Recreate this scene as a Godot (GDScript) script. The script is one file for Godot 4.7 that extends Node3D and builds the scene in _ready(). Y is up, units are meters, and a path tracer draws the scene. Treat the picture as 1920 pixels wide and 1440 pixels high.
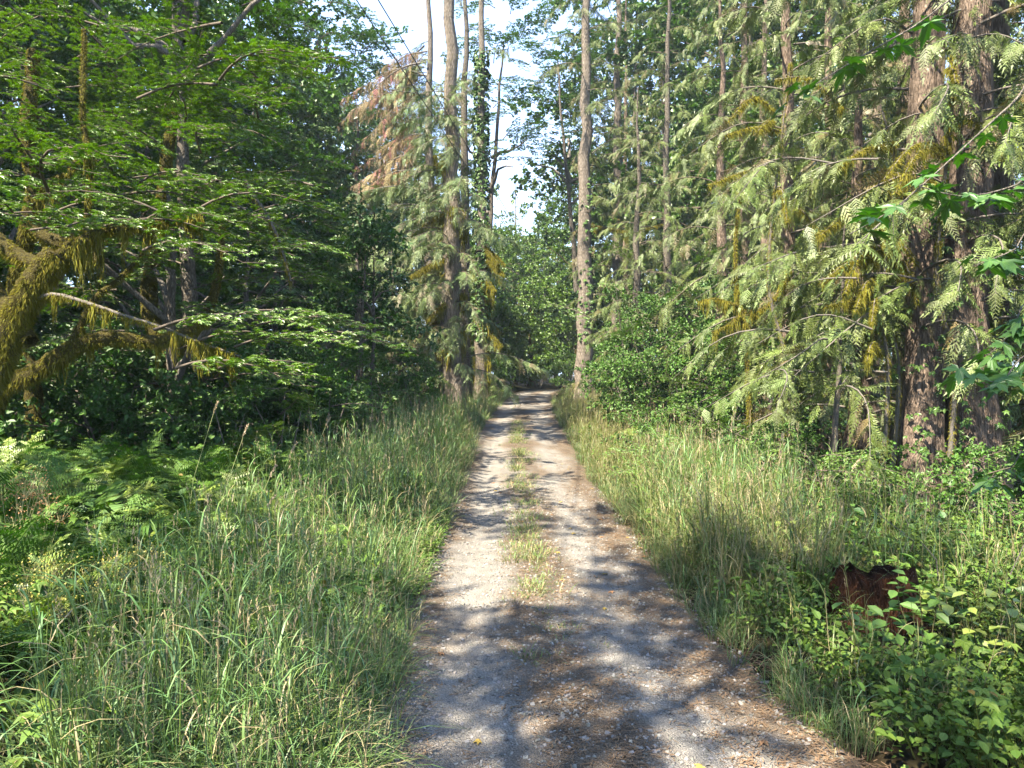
extends Node3D
# A gravel lane through a mossy forest of cedars and maples. Units are metres, the lane runs along -z; D below is the distance down the lane (-z).

const F := 1300.0          # focal length of the photograph in its own pixels
const EYE := 2.2
const SUN := Vector3(0.42, -0.82, -0.42)

# ------------------------------------------------------------------ mesh building
class MB:
	var v := PackedVector3Array()
	var n := PackedVector3Array()
	var c := PackedColorArray()
	var ix := PackedInt32Array()
	func tri(a: Vector3, b: Vector3, d: Vector3, col: Color) -> void:
		var m := (d - a).cross(b - a).normalized()
		var k := v.size()
		v.append(a); v.append(b); v.append(d)
		n.append(m); n.append(m); n.append(m)
		c.append(col); c.append(col); c.append(col)
		ix.append(k); ix.append(k + 1); ix.append(k + 2)
	func quad(a: Vector3, b: Vector3, d: Vector3, e: Vector3, col: Color) -> void:
		var m := (d - a).cross(b - a).normalized()
		var k := v.size()
		v.append(a); v.append(b); v.append(d); v.append(e)
		for q in 4:
			n.append(m); c.append(col)
		ix.append(k); ix.append(k + 1); ix.append(k + 2)
		ix.append(k); ix.append(k + 2); ix.append(k + 3)
	# a strip between two rails of equal length, smooth along its length
	func strip(l: PackedVector3Array, r: PackedVector3Array, col: Color) -> void:
		var k := v.size()
		var m := l.size()
		for q in m:
			var q0: int = maxi(q - 1, 0)
			var q1: int = mini(q + 1, m - 1)
			var along := (l[q1] + r[q1]) - (l[q0] + r[q0])
			var across := r[mini(q, m - 2)] - l[mini(q, m - 2)]
			var nn := across.cross(along).normalized()
			v.append(l[q]); v.append(r[q]); n.append(nn); n.append(nn); c.append(col); c.append(col)
		for q in m - 1:
			var a := k + q * 2
			ix.append(a); ix.append(a + 2); ix.append(a + 1)
			ix.append(a + 1); ix.append(a + 2); ix.append(a + 3)
	# a round tube through points; rough wobbles the radius
	func tube(p: Array, rad: Array, sides: int, col: Color, rough := 0.0, seed_ := 1, cap := true) -> void:
		var k := v.size()
		var m := p.size()
		var nz := FastNoiseLite.new()
		nz.seed = seed_
		nz.frequency = 1.0
		var ref := Vector3(0, 0, 1)
		for q in m:
			var t: Vector3 = (p[mini(q + 1, m - 1)] - p[maxi(q - 1, 0)])
			t = t.normalized()
			if absf(t.dot(ref)) > 0.95:
				ref = Vector3(1, 0, 0)
			var a := t.cross(ref).normalized()
			var b := t.cross(a).normalized()
			ref = -b if b.dot(ref) < 0 else b
			a = t.cross(ref).normalized()
			b = ref
			for s in sides:
				var an := TAU * s / sides
				var dir := a * cos(an) + b * sin(an)
				var rr: float = rad[q]
				if rough > 0.0:
					rr *= 1.0 + rough * nz.get_noise_3d(dir.x * 1.3 + p[q].x * 3.0, p[q].y * 3.0, dir.z * 1.3 + p[q].z * 3.0) * 2.0
				v.append(p[q] + dir * rr); n.append(dir); c.append(col)
		for q in m - 1:
			for s in sides:
				var s1 := (s + 1) % sides
				var i0 := k + q * sides + s
				var i1 := k + q * sides + s1
				ix.append(i0); ix.append(i1); ix.append(i0 + sides)
				ix.append(i1); ix.append(i1 + sides); ix.append(i0 + sides)
		if cap:
			var e := v.size()
			v.append(p[m - 1]); n.append((p[m - 1] - p[m - 2]).normalized()); c.append(col)
			for s in sides:
				ix.append(k + (m - 1) * sides + s); ix.append(k + (m - 1) * sides + (s + 1) % sides); ix.append(e)
	# a palmate (maple) leaf
	func palm(p: Vector3, dir: Vector3, up: Vector3, s: float, lobes: int, col: Color) -> void:
		var side := up.cross(dir).normalized()
		var half := (lobes - 1) * 0.5
		var step: float = 2.0 / half if half > 0 else 1.0
		var prev := p + (dir * cos(-2.5) + side * sin(-2.5)) * s * 0.22
		for k in lobes:
			var u := (k - half) / half
			var an := u * 2.0
			var ln := 1.0 - 0.45 * u * u
			var tip := p + (dir * cos(an) + side * sin(an)) * s * ln - up * s * 0.16
			var a2 := an + step * 0.5 if k < lobes - 1 else 2.5
			var rr := 0.52 - 0.12 * absf(u) if k < lobes - 1 else 0.22
			var nx := p + (dir * cos(a2) + side * sin(a2)) * s * rr + up * s * 0.05
			tri(p, prev, tip, col)
			tri(p, tip, nx, col)
			prev = nx
	# a pointed oval leaf folded along its midrib
	func oval(p: Vector3, dir: Vector3, up: Vector3, s: float, w: float, col: Color) -> void:
		var side := up.cross(dir).normalized() * s * w
		var lift := up * s * 0.07
		var tip := p + dir * s - up * s * 0.12
		var a := p + dir * s * 0.3
		var b := p + dir * s * 0.68 - up * s * 0.03
		tri(p, a - side * 0.85 + lift, b - side * 0.8 + lift, col)
		tri(p, b - side * 0.8 + lift, tip, col)
		tri(p, tip, b + side * 0.8 + lift, col)
		tri(p, b + side * 0.8 + lift, a + side * 0.85 + lift, col)
	func add_to(m: ArrayMesh, mat: Material) -> ArrayMesh:
		var arr := []
		arr.resize(Mesh.ARRAY_MAX)
		arr[Mesh.ARRAY_VERTEX] = v
		arr[Mesh.ARRAY_NORMAL] = n
		arr[Mesh.ARRAY_COLOR] = c
		arr[Mesh.ARRAY_INDEX] = ix
		m.add_surface_from_arrays(Mesh.PRIMITIVE_TRIANGLES, arr)
		m.surface_set_material(m.get_surface_count() - 1, mat)
		return m
	func mesh(mat: Material) -> ArrayMesh:
		return add_to(ArrayMesh.new(), mat)

var rg := RandomNumberGenerator.new()
var nz := FastNoiseLite.new()
var M := {}
var names := {}
var B := {}               # bough meshes: name -> [[wood, leaves], ...]
var tex := {}

func rr(a: float, b: float) -> float:
	return rg.randf_range(a, b)

func rv() -> Vector3:
	return Vector3(rr(-1, 1), rr(-1, 1), rr(-1, 1)).normalized()

# ------------------------------------------------------------------ naming
func numbered(n: String) -> String:
	if not names.has(n):
		names[n] = 0
		return n
	names[n] += 1
	return "%s_%03d" % [n, names[n]]

func thing(called: String, label: String, category: String, where: Vector3, group := "", kind := "") -> Node3D:
	var o := Node3D.new()
	o.name = numbered(called)
	o.position = where
	add_child(o)
	tag(o, label, category, group, kind)
	return o

func tag(o: Node3D, label: String, category: String, group := "", kind := "") -> void:
	if label: o.set_meta("label", label)
	if category: o.set_meta("category", category)
	if group: o.set_meta("group", group)
	if kind: o.set_meta("kind", kind)

func part(called: String, mesh: Mesh, parent: Node, xf := Transform3D(), kind := "") -> MeshInstance3D:
	var o := MeshInstance3D.new()
	o.name = called if parent != self else numbered(called)
	o.mesh = mesh
	o.transform = xf
	if kind: o.set_meta("kind", kind)
	parent.add_child(o, true)
	return o

func many(called: String, mesh: Mesh, xfs: Array, parent: Node, cols := []) -> MultiMeshInstance3D:
	var mm := MultiMesh.new()
	mm.transform_format = MultiMesh.TRANSFORM_3D
	mm.mesh = mesh
	mm.use_colors = cols.size() > 0
	mm.instance_count = xfs.size()
	for i in xfs.size():
		mm.set_instance_transform(i, xfs[i])
		if cols.size() > 0:
			mm.set_instance_color(i, cols[i])
	var o := MultiMeshInstance3D.new()
	o.name = called
	o.multimesh = mm
	o.set_meta("kind", "stuff")
	parent.add_child(o, true)
	return o

# ------------------------------------------------------------------ terrain
func road_x(d: float) -> float:
	var x := 0.27
	if d < 9.0:
		x += 0.0105 * (9.0 - d) * (9.0 - d) * 0.9
	if d < 2.0:
		x = 0.27 + 0.46 + 0.13 * (2.0 - d)
	if d > 20.0:
		x += 0.0021 * (d - 20.0) * (d - 20.0)
	if d > 48.0:
		x += 0.0105 * (d - 48.0) * (d - 48.0)
	return x

func lane_h(d: float) -> float:
	return 0.5 * smoothstep(12.0, 24.0, d) + 0.45 * smoothstep(24.0, 48.0, d) - 0.5 * smoothstep(52.0, 75.0, d)

func gh(x: float, d: float) -> float:
	var off := absf(x - road_x(d)) if d < 62.0 else 6.0
	var h := lane_h(d)
	h += nz.get_noise_2d(x * 6.0, d * 6.0) * 0.18 * smoothstep(1.2, 4.0, off)
	h += nz.get_noise_2d(x * 1.3 + 50.0, d * 1.3) * 0.6 * smoothstep(3.0, 12.0, off)
	h += 0.05 * smoothstep(1.25, 1.7, off)
	if x < road_x(d):
		h += 0.4 * smoothstep(3.0, 6.5, off)
	if off < 1.6:   # wheel tracks
		h -= 0.035 * exp(-pow((off - 0.75) / 0.28, 2.0))
	return h

func gp(x: float, d: float) -> Vector3:
	return Vector3(x, gh(x, d), -d)

# a place at distance d that stands over the photograph's column px
func over(px: float, d: float) -> Vector3:
	return gp((px - 960.0) / F * d, d)

func pt(px: float, py: float, d: float) -> Vector3:
	return Vector3((px - 960.0) / F * d, EYE - (py - 700.0) / F * d, -d)

# ------------------------------------------------------------------ materials
func srgb(r: float, g: float, b: float) -> Color:
	return Color(r, g, b).linear_to_srgb()

func noise_tex(freq: float, lo: Color, hi: Color, seed_: int, normal := false, size := 512) -> NoiseTexture2D:
	var f := FastNoiseLite.new()
	f.seed = seed_
	f.frequency = freq
	f.fractal_octaves = 5
	var t := NoiseTexture2D.new()
	t.width = size
	t.height = size
	t.seamless = true
	t.noise = f
	if normal:
		t.as_normal_map = true
	else:
		var g := Gradient.new()
		g.set_color(0, lo)
		g.set_color(1, hi)
		t.color_ramp = g
	return t

func leaf_mat(col: Color, rough := 0.45, glow := Color(0.5, 0.62, 0.12), spec := 0.5) -> StandardMaterial3D:
	var m := StandardMaterial3D.new()
	m.albedo_color = col
	m.vertex_color_use_as_albedo = true
	m.roughness = rough
	m.metallic_specular = spec
	m.cull_mode = BaseMaterial3D.CULL_DISABLED
	m.backlight_enabled = true
	m.backlight = glow
	return m

func bark_mat(col: Color, scale: Vector3, relief := 3.0) -> StandardMaterial3D:
	var m := StandardMaterial3D.new()
	m.albedo_color = col
	m.vertex_color_use_as_albedo = true
	m.roughness = 0.9
	m.metallic_specular = 0.25
	m.uv1_triplanar = true
	m.uv1_scale = scale
	m.albedo_texture = tex.bark
	m.heightmap_enabled = true
	m.heightmap_texture = tex.height
	m.heightmap_scale = relief
	return m

func make_materials() -> void:
	tex.bark = noise_tex(0.02, Color(0.42, 0.4, 0.38), Color(1, 1, 1), 5)
	tex.height = noise_tex(0.03, Color.BLACK, Color.WHITE, 6)
	tex.soil = noise_tex(0.03, Color(0.45, 0.42, 0.4), Color(1, 1, 1), 7)
	tex.grit = noise_tex(0.12, Color(0.55, 0.55, 0.55), Color(1, 1, 1), 8)
	tex.grit_h = noise_tex(0.15, Color.BLACK, Color.WHITE, 9)
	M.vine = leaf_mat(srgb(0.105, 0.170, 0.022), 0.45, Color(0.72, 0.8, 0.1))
	M.maple = leaf_mat(srgb(0.075, 0.130, 0.026), 0.42, Color(0.6, 0.72, 0.1))
	M.dark_leaf = leaf_mat(srgb(0.052, 0.105, 0.024), 0.5, Color(0.45, 0.58, 0.1), 0.38)
	M.shrub = leaf_mat(srgb(0.072, 0.138, 0.024), 0.5, Color(0.55, 0.68, 0.1), 0.4)
	M.cedar = leaf_mat(srgb(0.125, 0.155, 0.036), 0.55, Color(0.4, 0.5, 0.14))
	M.cedar_pale = leaf_mat(srgb(0.150, 0.190, 0.070), 0.55, Color(0.4, 0.5, 0.16))
	M.dead = leaf_mat(srgb(0.32, 0.22, 0.145), 0.8, Color(0.4, 0.3, 0.15), 0.3)
	M.fern = leaf_mat(srgb(0.070, 0.125, 0.022), 0.6, Color(0.5, 0.66, 0.1), 0.3)
	M.fern_pale = leaf_mat(srgb(0.15, 0.19, 0.035), 0.5, Color(0.5, 0.6, 0.1))
	M.herb = leaf_mat(srgb(0.095, 0.145, 0.026), 0.6, Color(0.5, 0.62, 0.1), 0.32)
	M.ivy = leaf_mat(srgb(0.065, 0.115, 0.025), 0.45, Color(0.3, 0.45, 0.1), 0.4)
	M.big_leaf = leaf_mat(srgb(0.055, 0.125, 0.022), 0.45, Color(0.6, 0.78, 0.1))
	M.moss = leaf_mat(srgb(0.20, 0.168, 0.030), 0.9, Color(0.5, 0.42, 0.1), 0.2)
	M.grass = leaf_mat(Color.WHITE, 0.5, Color(0.5, 0.6, 0.2), 0.4)
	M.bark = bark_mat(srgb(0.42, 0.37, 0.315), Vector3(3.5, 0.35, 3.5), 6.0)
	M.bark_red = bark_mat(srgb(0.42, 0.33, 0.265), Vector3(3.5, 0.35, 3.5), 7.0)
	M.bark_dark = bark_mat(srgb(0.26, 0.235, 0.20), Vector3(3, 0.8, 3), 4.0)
	M.bark_moss = bark_mat(srgb(0.17, 0.145, 0.045), Vector3(4, 4, 4), 9.0)
	M.twig = bark_mat(srgb(0.18, 0.15, 0.12), Vector3(8, 8, 8), 0.5)
	M.twig_pale = bark_mat(srgb(0.22, 0.20, 0.175), Vector3(8, 8, 8), 0.5)
	M.rot = bark_mat(srgb(0.16, 0.07, 0.032), Vector3(5, 0.9, 5), 8.0)
	M.stone = StandardMaterial3D.new()
	M.stone.vertex_color_use_as_albedo = true
	M.stone.roughness = 0.85
	M.stone.metallic_specular = 0.3
	M.wire = StandardMaterial3D.new()
	M.wire.albedo_color = srgb(0.02, 0.02, 0.02)
	M.wire.roughness = 0.6
	M.soil = StandardMaterial3D.new()
	M.soil.vertex_color_use_as_albedo = true
	M.soil.roughness = 0.95
	M.soil.metallic_specular = 0.2
	M.soil.uv1_triplanar = true
	M.soil.uv1_world_triplanar = true
	M.soil.uv1_scale = Vector3(0.5, 0.5, 0.5)
	M.soil.albedo_texture = tex.soil
	M.road = StandardMaterial3D.new()
	M.road.vertex_color_use_as_albedo = true
	M.road.roughness = 0.92
	M.road.metallic_specular = 0.25
	M.road.uv1_triplanar = true
	M.road.uv1_world_triplanar = true
	M.road.uv1_scale = Vector3(0.9, 0.9, 0.9)
	M.road.albedo_texture = tex.grit
	M.road.heightmap_enabled = true
	M.road.heightmap_texture = tex.grit_h
	M.road.heightmap_scale = 2.0

func tint(lo := 0.62) -> Color:
	var k := rr(lo, 1.0)
	return Color(k * rr(0.8, 1.0), k, k * rr(0.6, 1.0))

# ------------------------------------------------------------------ boughs: wood along +x, leaves around it
func bough_axis(L: float, lift: float, droop: float, steps := 7) -> Array:
	var p := []
	var w := rr(-0.12, 0.12) * L
	for k in steps:
		var t := float(k) / (steps - 1)
		p.append(Vector3(t * L, lift * sin(t * PI * 0.7) * L - droop * t * t * L, w * sin(t * 4.0)))
	return p

func along(p: Array, t: float) -> Vector3:
	var f: float = clampf(t, 0.0, 0.999) * (p.size() - 1)
	var k := int(f)
	return p[k].lerp(p[k + 1], f - k)

func taper(n: int, r0: float, r1: float) -> Array:
	var r := []
	for k in n:
		r.append(lerpf(r0, r1, float(k) / (n - 1)))
	return r

func vine_bough(L: float, size: float, lobes: int, mat: Material, twigs := 11, step := 0.075) -> Array:
	var w := MB.new()
	var f := MB.new()
	var ax := bough_axis(L, 0.12, 0.2)
	w.tube(ax, taper(7, 0.012 * L, 0.003), 5, Color(1, 1, 1), 0.0, 1, false)
	for k in twigs:
		var t := 0.12 + 0.88 * k / (twigs - 1.0)
		var p0 := along(ax, t)
		var sgn := -1.0 if k % 2 == 0 else 1.0
		var ln := L * rr(0.28, 0.5) * (1.1 - 0.6 * t)
		var dir := Vector3(rr(0.5, 1.0), rr(-0.12, 0.16), sgn * rr(0.6, 1.1)).normalized()
		var tw := []
		for q in 4:
			var u := q / 3.0
			tw.append(p0 + dir * ln * u + Vector3(0, -0.15 * ln * u * u, 0) + Vector3(0.1 * ln * u * u, 0, 0))
		w.tube(tw, taper(4, 0.006, 0.002), 4, Color(1, 1, 1), 0.0, 1, false)
		var m := int(ln / step) + 1
		for q in m:
			var u := (q + 0.6) / m
			var pp := along(tw, u)
			for s in [-1.0, 1.0]:
				if rg.randf() < 0.12:
					continue
				var out: Vector3 = (dir * rr(0.3, 1.0) + dir.cross(Vector3.UP) * s * rr(0.5, 1.1) + Vector3(0, rr(-0.35, 0.1), 0)).normalized()
				var up := (Vector3.UP + rv() * 0.42).normalized()
				up = (up - out * up.dot(out)).normalized()
				f.palm(pp + out * size * 0.35 + Vector3(0, rr(-0.03, 0.03), 0), out, up, size * rr(0.6, 1.05), lobes, tint())
	return [w.mesh(M.twig), f.mesh(mat)]

func leafy_bough(L: float, size: float, width: float, count: int, mat: Material, droop := 0.25, tidy := 0.6) -> Array:
	var w := MB.new()
	var f := MB.new()
	var ax := bough_axis(L, 0.15, droop)
	w.tube(ax, taper(7, 0.012 * L, 0.003), 5, Color(1, 1, 1), 0.0, 1, false)
	var twigs := 12
	var per := count / twigs
	for k in twigs:
		var t := 0.15 + 0.85 * k / (twigs - 1.0)
		var p0 := along(ax, t)
		var an := k * 2.4 + rr(-0.4, 0.4)
		var ln := L * rr(0.25, 0.5) * (1.1 - 0.5 * t)
		var dir := Vector3(rr(0.3, 0.9), sin(an) * 0.6 + 0.1, cos(an)).normalized()
		var tw := [p0, p0 + dir * ln * 0.5, p0 + dir * ln + Vector3(0, -0.2 * ln, 0)]
		w.tube(tw, taper(3, 0.006, 0.002), 4, Color(1, 1, 1), 0.0, 1, false)
		for q in per:
			var pp := along(tw, rr(0.1, 1.0)) + rv() * size * 0.5
			var out: Vector3 = (dir * 0.5 + rv() * 0.9 + Vector3(0, -0.25, 0)).normalized()
			var up: Vector3 = (Vector3.UP * tidy + rv() * 0.6).normalized()
			up = (up - out * up.dot(out)).normalized()
			f.oval(pp, out, up, size * rr(0.6, 1.15), width, tint())
	return [w.mesh(M.twig), f.mesh(mat)]

# one flat fern-like cedar spray
func cedar_spray(f: MB, p: Vector3, dir: Vector3, up: Vector3, ln: float, pairs: int, col: Color) -> void:
	var side := up.cross(dir).normalized()
	for k in pairs:
		var u := (k + 0.7) / pairs
		var base := p + dir * ln * u - Vector3(0, 0.22 * ln * u * u, 0)
		var pl := (ln * 0.30 * (1.05 - u) + ln * 0.05) * rr(0.75, 1.15)
		for s in [-1.0, 1.0]:
			var o: Vector3 = (side * s * 0.8 + dir * 0.75).normalized()
			var tip := base + o * pl - up * pl * rr(0.1, 0.45)
			var bw := dir * pl * 0.085
			var mid := base + o * pl * 0.55 + dir * pl * 0.12
			f.tri(base - bw, mid - bw * 1.2, mid + bw * 0.9, col)
			f.tri(base - bw, mid + bw * 0.9, base + bw, col)
			f.tri(mid - bw * 0.9, tip, mid + bw * 1.0, col)
			f.tri(mid - o * pl * 0.12, mid + o * pl * 0.16 + dir * pl * 0.26, mid + o * pl * 0.04, col)
			f.tri(mid - o * pl * 0.3, mid - o * pl * 0.05 - dir * pl * 0.14, mid - o * pl * 0.16, col)
	var e := p + dir * ln * 1.08 - Vector3(0, 0.24 * ln, 0)
	var b := p + dir * ln * 0.86 - Vector3(0, 0.17 * ln, 0)
	f.tri(b - side * 0.012, e, b + side * 0.012, col)

func cedar_bough(L: float, spray: float, pairs: int, droop: float, step := 0.085, hang := 0.55, mess := 0.35) -> Array:
	var w := MB.new()
	var f := MB.new()
	var ax := []
	for k in 9:
		var t := k / 8.0
		ax.append(Vector3(t * L, (0.1 * sin(t * PI) - droop * t * t + droop * 0.28 * pow(t, 5.0)) * L, 0.06 * L * sin(t * 5.0 + L)))
	w.tube(ax, taper(9, 0.0075 * L + 0.006, 0.003), 5, Color(1, 1, 1), 0.0, 1, false)
	var m := int(L / step)
	for k in m:
		var t := (k + 1.0) / m
		if t < 0.12:
			continue
		var p0 := along(ax, t)
		var fwd := (along(ax, minf(t + 0.06, 0.999)) - along(ax, t - 0.06)).normalized()
		for s in [-1.0, 1.0]:
			if rg.randf() < 0.15:
				continue
			var ln: float = spray * rr(0.4, 1.2) * (0.55 + 0.75 * sin(t * 2.7))
			var dir: Vector3 = (fwd * rr(0.2, 1.0) + Vector3(0, -rr(0.0, 1.2) * hang, s * rr(0.3, 1.0)) + rv() * mess * 0.5).normalized()
			var up: Vector3 = (Vector3(0, 1, s * rr(-0.1, 0.7)) + rv() * mess).normalized()
			up = (up - dir * up.dot(dir)).normalized()
			var tw := [p0, p0 + dir * ln * 0.6 - Vector3(0, 0.08 * ln, 0)]
			w.tube(tw, [0.004, 0.002], 3, Color(1, 1, 1), 0.0, 1, false)
			var col := tint(0.5)
			if rg.randf() < 0.1:
				col = Color(1.0, 0.62, 0.9) * rr(0.7, 1.0)
			cedar_spray(f, p0, dir, up, ln, pairs, col)
			# smaller sprays fork from the larger one
			for j in 3:
				var u := rr(0.15, 0.65)
				var d2: Vector3 = (dir * 0.8 + up.cross(dir) * rr(-0.8, 0.8) + Vector3(0, -0.3 * hang, 0)).normalized()
				var u2 := (up + rv() * 0.3).normalized()
				u2 = (u2 - d2 * u2.dot(d2)).normalized()
				cedar_spray(f, p0 + dir * ln * u, d2, u2, ln * rr(0.4, 0.7), maxi(pairs - 3, 4), col)
	return [w, f]

func two(wf: Array, wood: Material, leaf: Material) -> Array:
	return [wf[0].mesh(wood), wf[1].mesh(leaf)]

func recolour(pair: Array, leaf: Material) -> Array:
	var m: ArrayMesh = pair[1].duplicate()
	m.surface_set_material(0, leaf)
	return [pair[0], m]

func joined(pair: Array) -> ArrayMesh:
	var m := ArrayMesh.new()
	for q in 2:
		m.add_surface_from_arrays(Mesh.PRIMITIVE_TRIANGLES, pair[q].surface_get_arrays(0))
		m.surface_set_material(q, pair[q].surface_get_material(0))
	return m

func moss_beard(W: float, H: float, count: int, mat: Material, tall := 1.0) -> ArrayMesh:
	var f := MB.new()
	for k in count:
		var x := clampf(rg.randfn(0.0, 0.26), -0.6, 0.6) * W
		var p := Vector3(x, rr(-0.05, 0.03), rg.randfn(0.0, 0.03))
		var ln := H * pow(rg.randf(), 1.6) * exp(-pow(x / W * 2.6, 2.0)) + 0.05
		var wd := rr(0.004, 0.009)
		var l := PackedVector3Array()
		var r := PackedVector3Array()
		var q := p
		var sd := Vector3(rr(-1, 1), 0, rr(-1, 1)).normalized()
		for s in 4:
			var u := s / 3.0
			l.append(q - sd * wd * (1.0 - u * 0.75))
			r.append(q + sd * wd * (1.0 - u * 0.75))
			q += Vector3(rr(-0.3, 0.3), -tall, rr(-0.3, 0.3)) * ln / 3.0
		f.strip(l, r, tint(0.45))
	return f.mesh(mat)

# short shaggy moss all round a limb
func moss_coat(p: Array, rad: Array, count: int, ln: float, mat: Material) -> ArrayMesh:
	var f := MB.new()
	for k in count:
		var t := rg.randf()
		var q := along(p, t)
		var fwd: Vector3 = (along(p, minf(t + 0.05, 0.999)) - along(p, maxf(t - 0.05, 0.0))).normalized()
		var rad_dir := rv()
		rad_dir = (rad_dir - fwd * rad_dir.dot(fwd)).normalized()
		var r0: float = lerpf(rad[0], rad[rad.size() - 1], t) * 0.92
		var a := q + rad_dir * r0
		var out: Vector3 = (rad_dir * 0.8 + Vector3(0, -0.75, 0) + rv() * 0.5).normalized() * ln * rr(0.35, 1.2) * (1.5 if rad_dir.y < -0.3 else 0.8)
		var sd: Vector3 = out.cross(rv()).normalized() * rr(0.003, 0.007)
		var col := tint(0.5)
		f.tri(a - sd, a + out * 0.5 + sd * 0.6, a + sd, col)
		f.tri(a - sd * 0.6 + out * 0.3, a + out + Vector3(0, -0.01, 0), a + sd * 0.6 + out * 0.3, col)
	return f.mesh(mat)

func make_boughs() -> void:
	B.vine = []
	for k in 5:
		B.vine.append(vine_bough(rr(1.3, 1.9), 0.085, 7, M.vine))
	B.maple = []
	for k in 4:
		B.maple.append(vine_bough(rr(1.8, 2.4), 0.15, 5, M.maple, 12, 0.13))
	B.far_maple = []
	for k in 3:
		B.far_maple.append(leafy_bough(2.6, 0.17, 0.42, 420, M.maple, 0.3, 0.9))
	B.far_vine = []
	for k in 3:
		B.far_vine.append(leafy_bough(2.6, 0.17, 0.42, 380, M.vine, 0.3, 0.9))  # yellow-green leaf, kept lighter so its colour also carries the bright distance
	B.shrub = []
	for k in 4:
		B.shrub.append(leafy_bough(1.1, 0.085, 0.36, 260, M.shrub, 0.2, 1.0))
	B.dark = []
	for k in 3:
		B.dark.append(leafy_bough(1.6, 0.12, 0.33, 300, M.dark_leaf, 0.35, 0.9))
	B.cedar_s = []
	B.cedar_m = []
	B.cedar_l = []
	B.near_cedar = []
	B.dead_l = []
	for k in 2:
		B.cedar_s.append(two(cedar_bough(1.4, 0.36, 9, 0.25, 0.1, 0.8, 0.7), M.twig, M.cedar))
	for k in 3:
		B.cedar_m.append(two(cedar_bough(2.4, 0.42, 9, 0.3, 0.1, 0.9, 0.7), M.twig, M.cedar))
	for k in 2:
		B.cedar_l.append(two(cedar_bough(4.2, 0.55, 9, 0.3, 0.11, 1.1, 0.7), M.twig_pale, M.cedar))
	for k in 4:
		B.near_cedar.append(two(cedar_bough(2.0, 0.4, 11, 0.34, 0.12, 1.1, 1.0), M.twig_pale, M.cedar))
	for k in 3:
		B.dead_l.append(two(cedar_bough(rr(3.4, 4.8), 0.5, 7, rr(0.08, 0.3), 0.09, 3.0, 0.6), M.twig_pale, M.dead))
	for nm in ["cedar_s", "cedar_m", "cedar_l"]:
		B[nm + "_pale"] = []
		for q in B[nm]:
			B[nm + "_pale"].append(recolour(q, M.cedar_pale))
	B.beard = []
	for k in 4:
		B.beard.append(moss_beard(rr(0.12, 0.26), rr(0.25, 0.45), 110, M.moss))
	for k in 2:
		B.beard.append(moss_beard(0.09, 0.5, 70, M.moss))
	B.crown = {}
	for nm in B.keys():
		if nm in ["beard", "crown"]:
			continue
		B.crown[nm] = []
		for q in B[nm]:
			B.crown[nm].append(joined(q))

# ------------------------------------------------------------------ trees
func trunk_mesh(H: float, r0: float, mat: Material, lean := Vector3.ZERO, flute := 0.0, flare := 0.6, top := 0.12, seed_ := 1) -> ArrayMesh:
	var f := MB.new()
	var rows := 26
	var sides := 32
	var nn := FastNoiseLite.new()
	nn.seed = seed_
	nn.frequency = 0.35
	for q in rows + 1:
		var t := pow(float(q) / rows, 1.5)
		var y := t * H - 0.3
		var base: float = lerpf(r0, r0 * top, t) * (1.0 + flare * exp(-maxf(y, 0.0) / (r0 * 1.6)))
		var off := lean * t + Vector3(nn.get_noise_1d(y), 0, nn.get_noise_1d(y + 99.0)) * r0 * 0.6
		for s in sides + 1:
			var an := TAU * (s % sides) / sides
			var k := 1.0 + flute * (0.5 + 0.5 * exp(-t * 6.0)) * (sin(an * 5.0 + seed_) * 0.6 + sin(an * 8.0 + seed_ * 2.0 + t * 3.0) * 0.4)
			k += 0.10 * nn.get_noise_3d(cos(an) * 14.0, y * 0.5, sin(an) * 14.0)
			f.v.append(Vector3(cos(an) * base * k, y, sin(an) * base * k) + off)
			f.n.append(Vector3(cos(an), 0, sin(an)))
			var shade := clampf(0.82 + 0.5 * nn.get_noise_3d(cos(an) * 22.0, y * 1.2, sin(an) * 22.0), 0.45, 1.0)
			f.c.append(Color(shade, shade * 0.98, shade * 0.95))
	for q in rows:
		for s in sides:
			var a := q * (sides + 1) + s
			f.ix.append(a); f.ix.append(a + 1); f.ix.append(a + sides + 1)
			f.ix.append(a + 1); f.ix.append(a + sides + 2); f.ix.append(a + sides + 1)
	return f.mesh(mat)

func put_bough(tree: Node3D, pair: Array, xf: Transform3D) -> MeshInstance3D:
	var o := part("bough", pair[0], tree, xf)
	part("foliage", pair[1], o, Transform3D(), "stuff")
	return o

func bough_xf(p: Vector3, yaw: float, pitch: float, s: float, roll := 0.0) -> Transform3D:
	var b := Basis(Vector3.UP, yaw) * Basis(Vector3(0, 0, 1), pitch) * Basis(Vector3(1, 0, 0), roll)
	return Transform3D(b.scaled(Vector3(s, s, s)), p)

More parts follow.
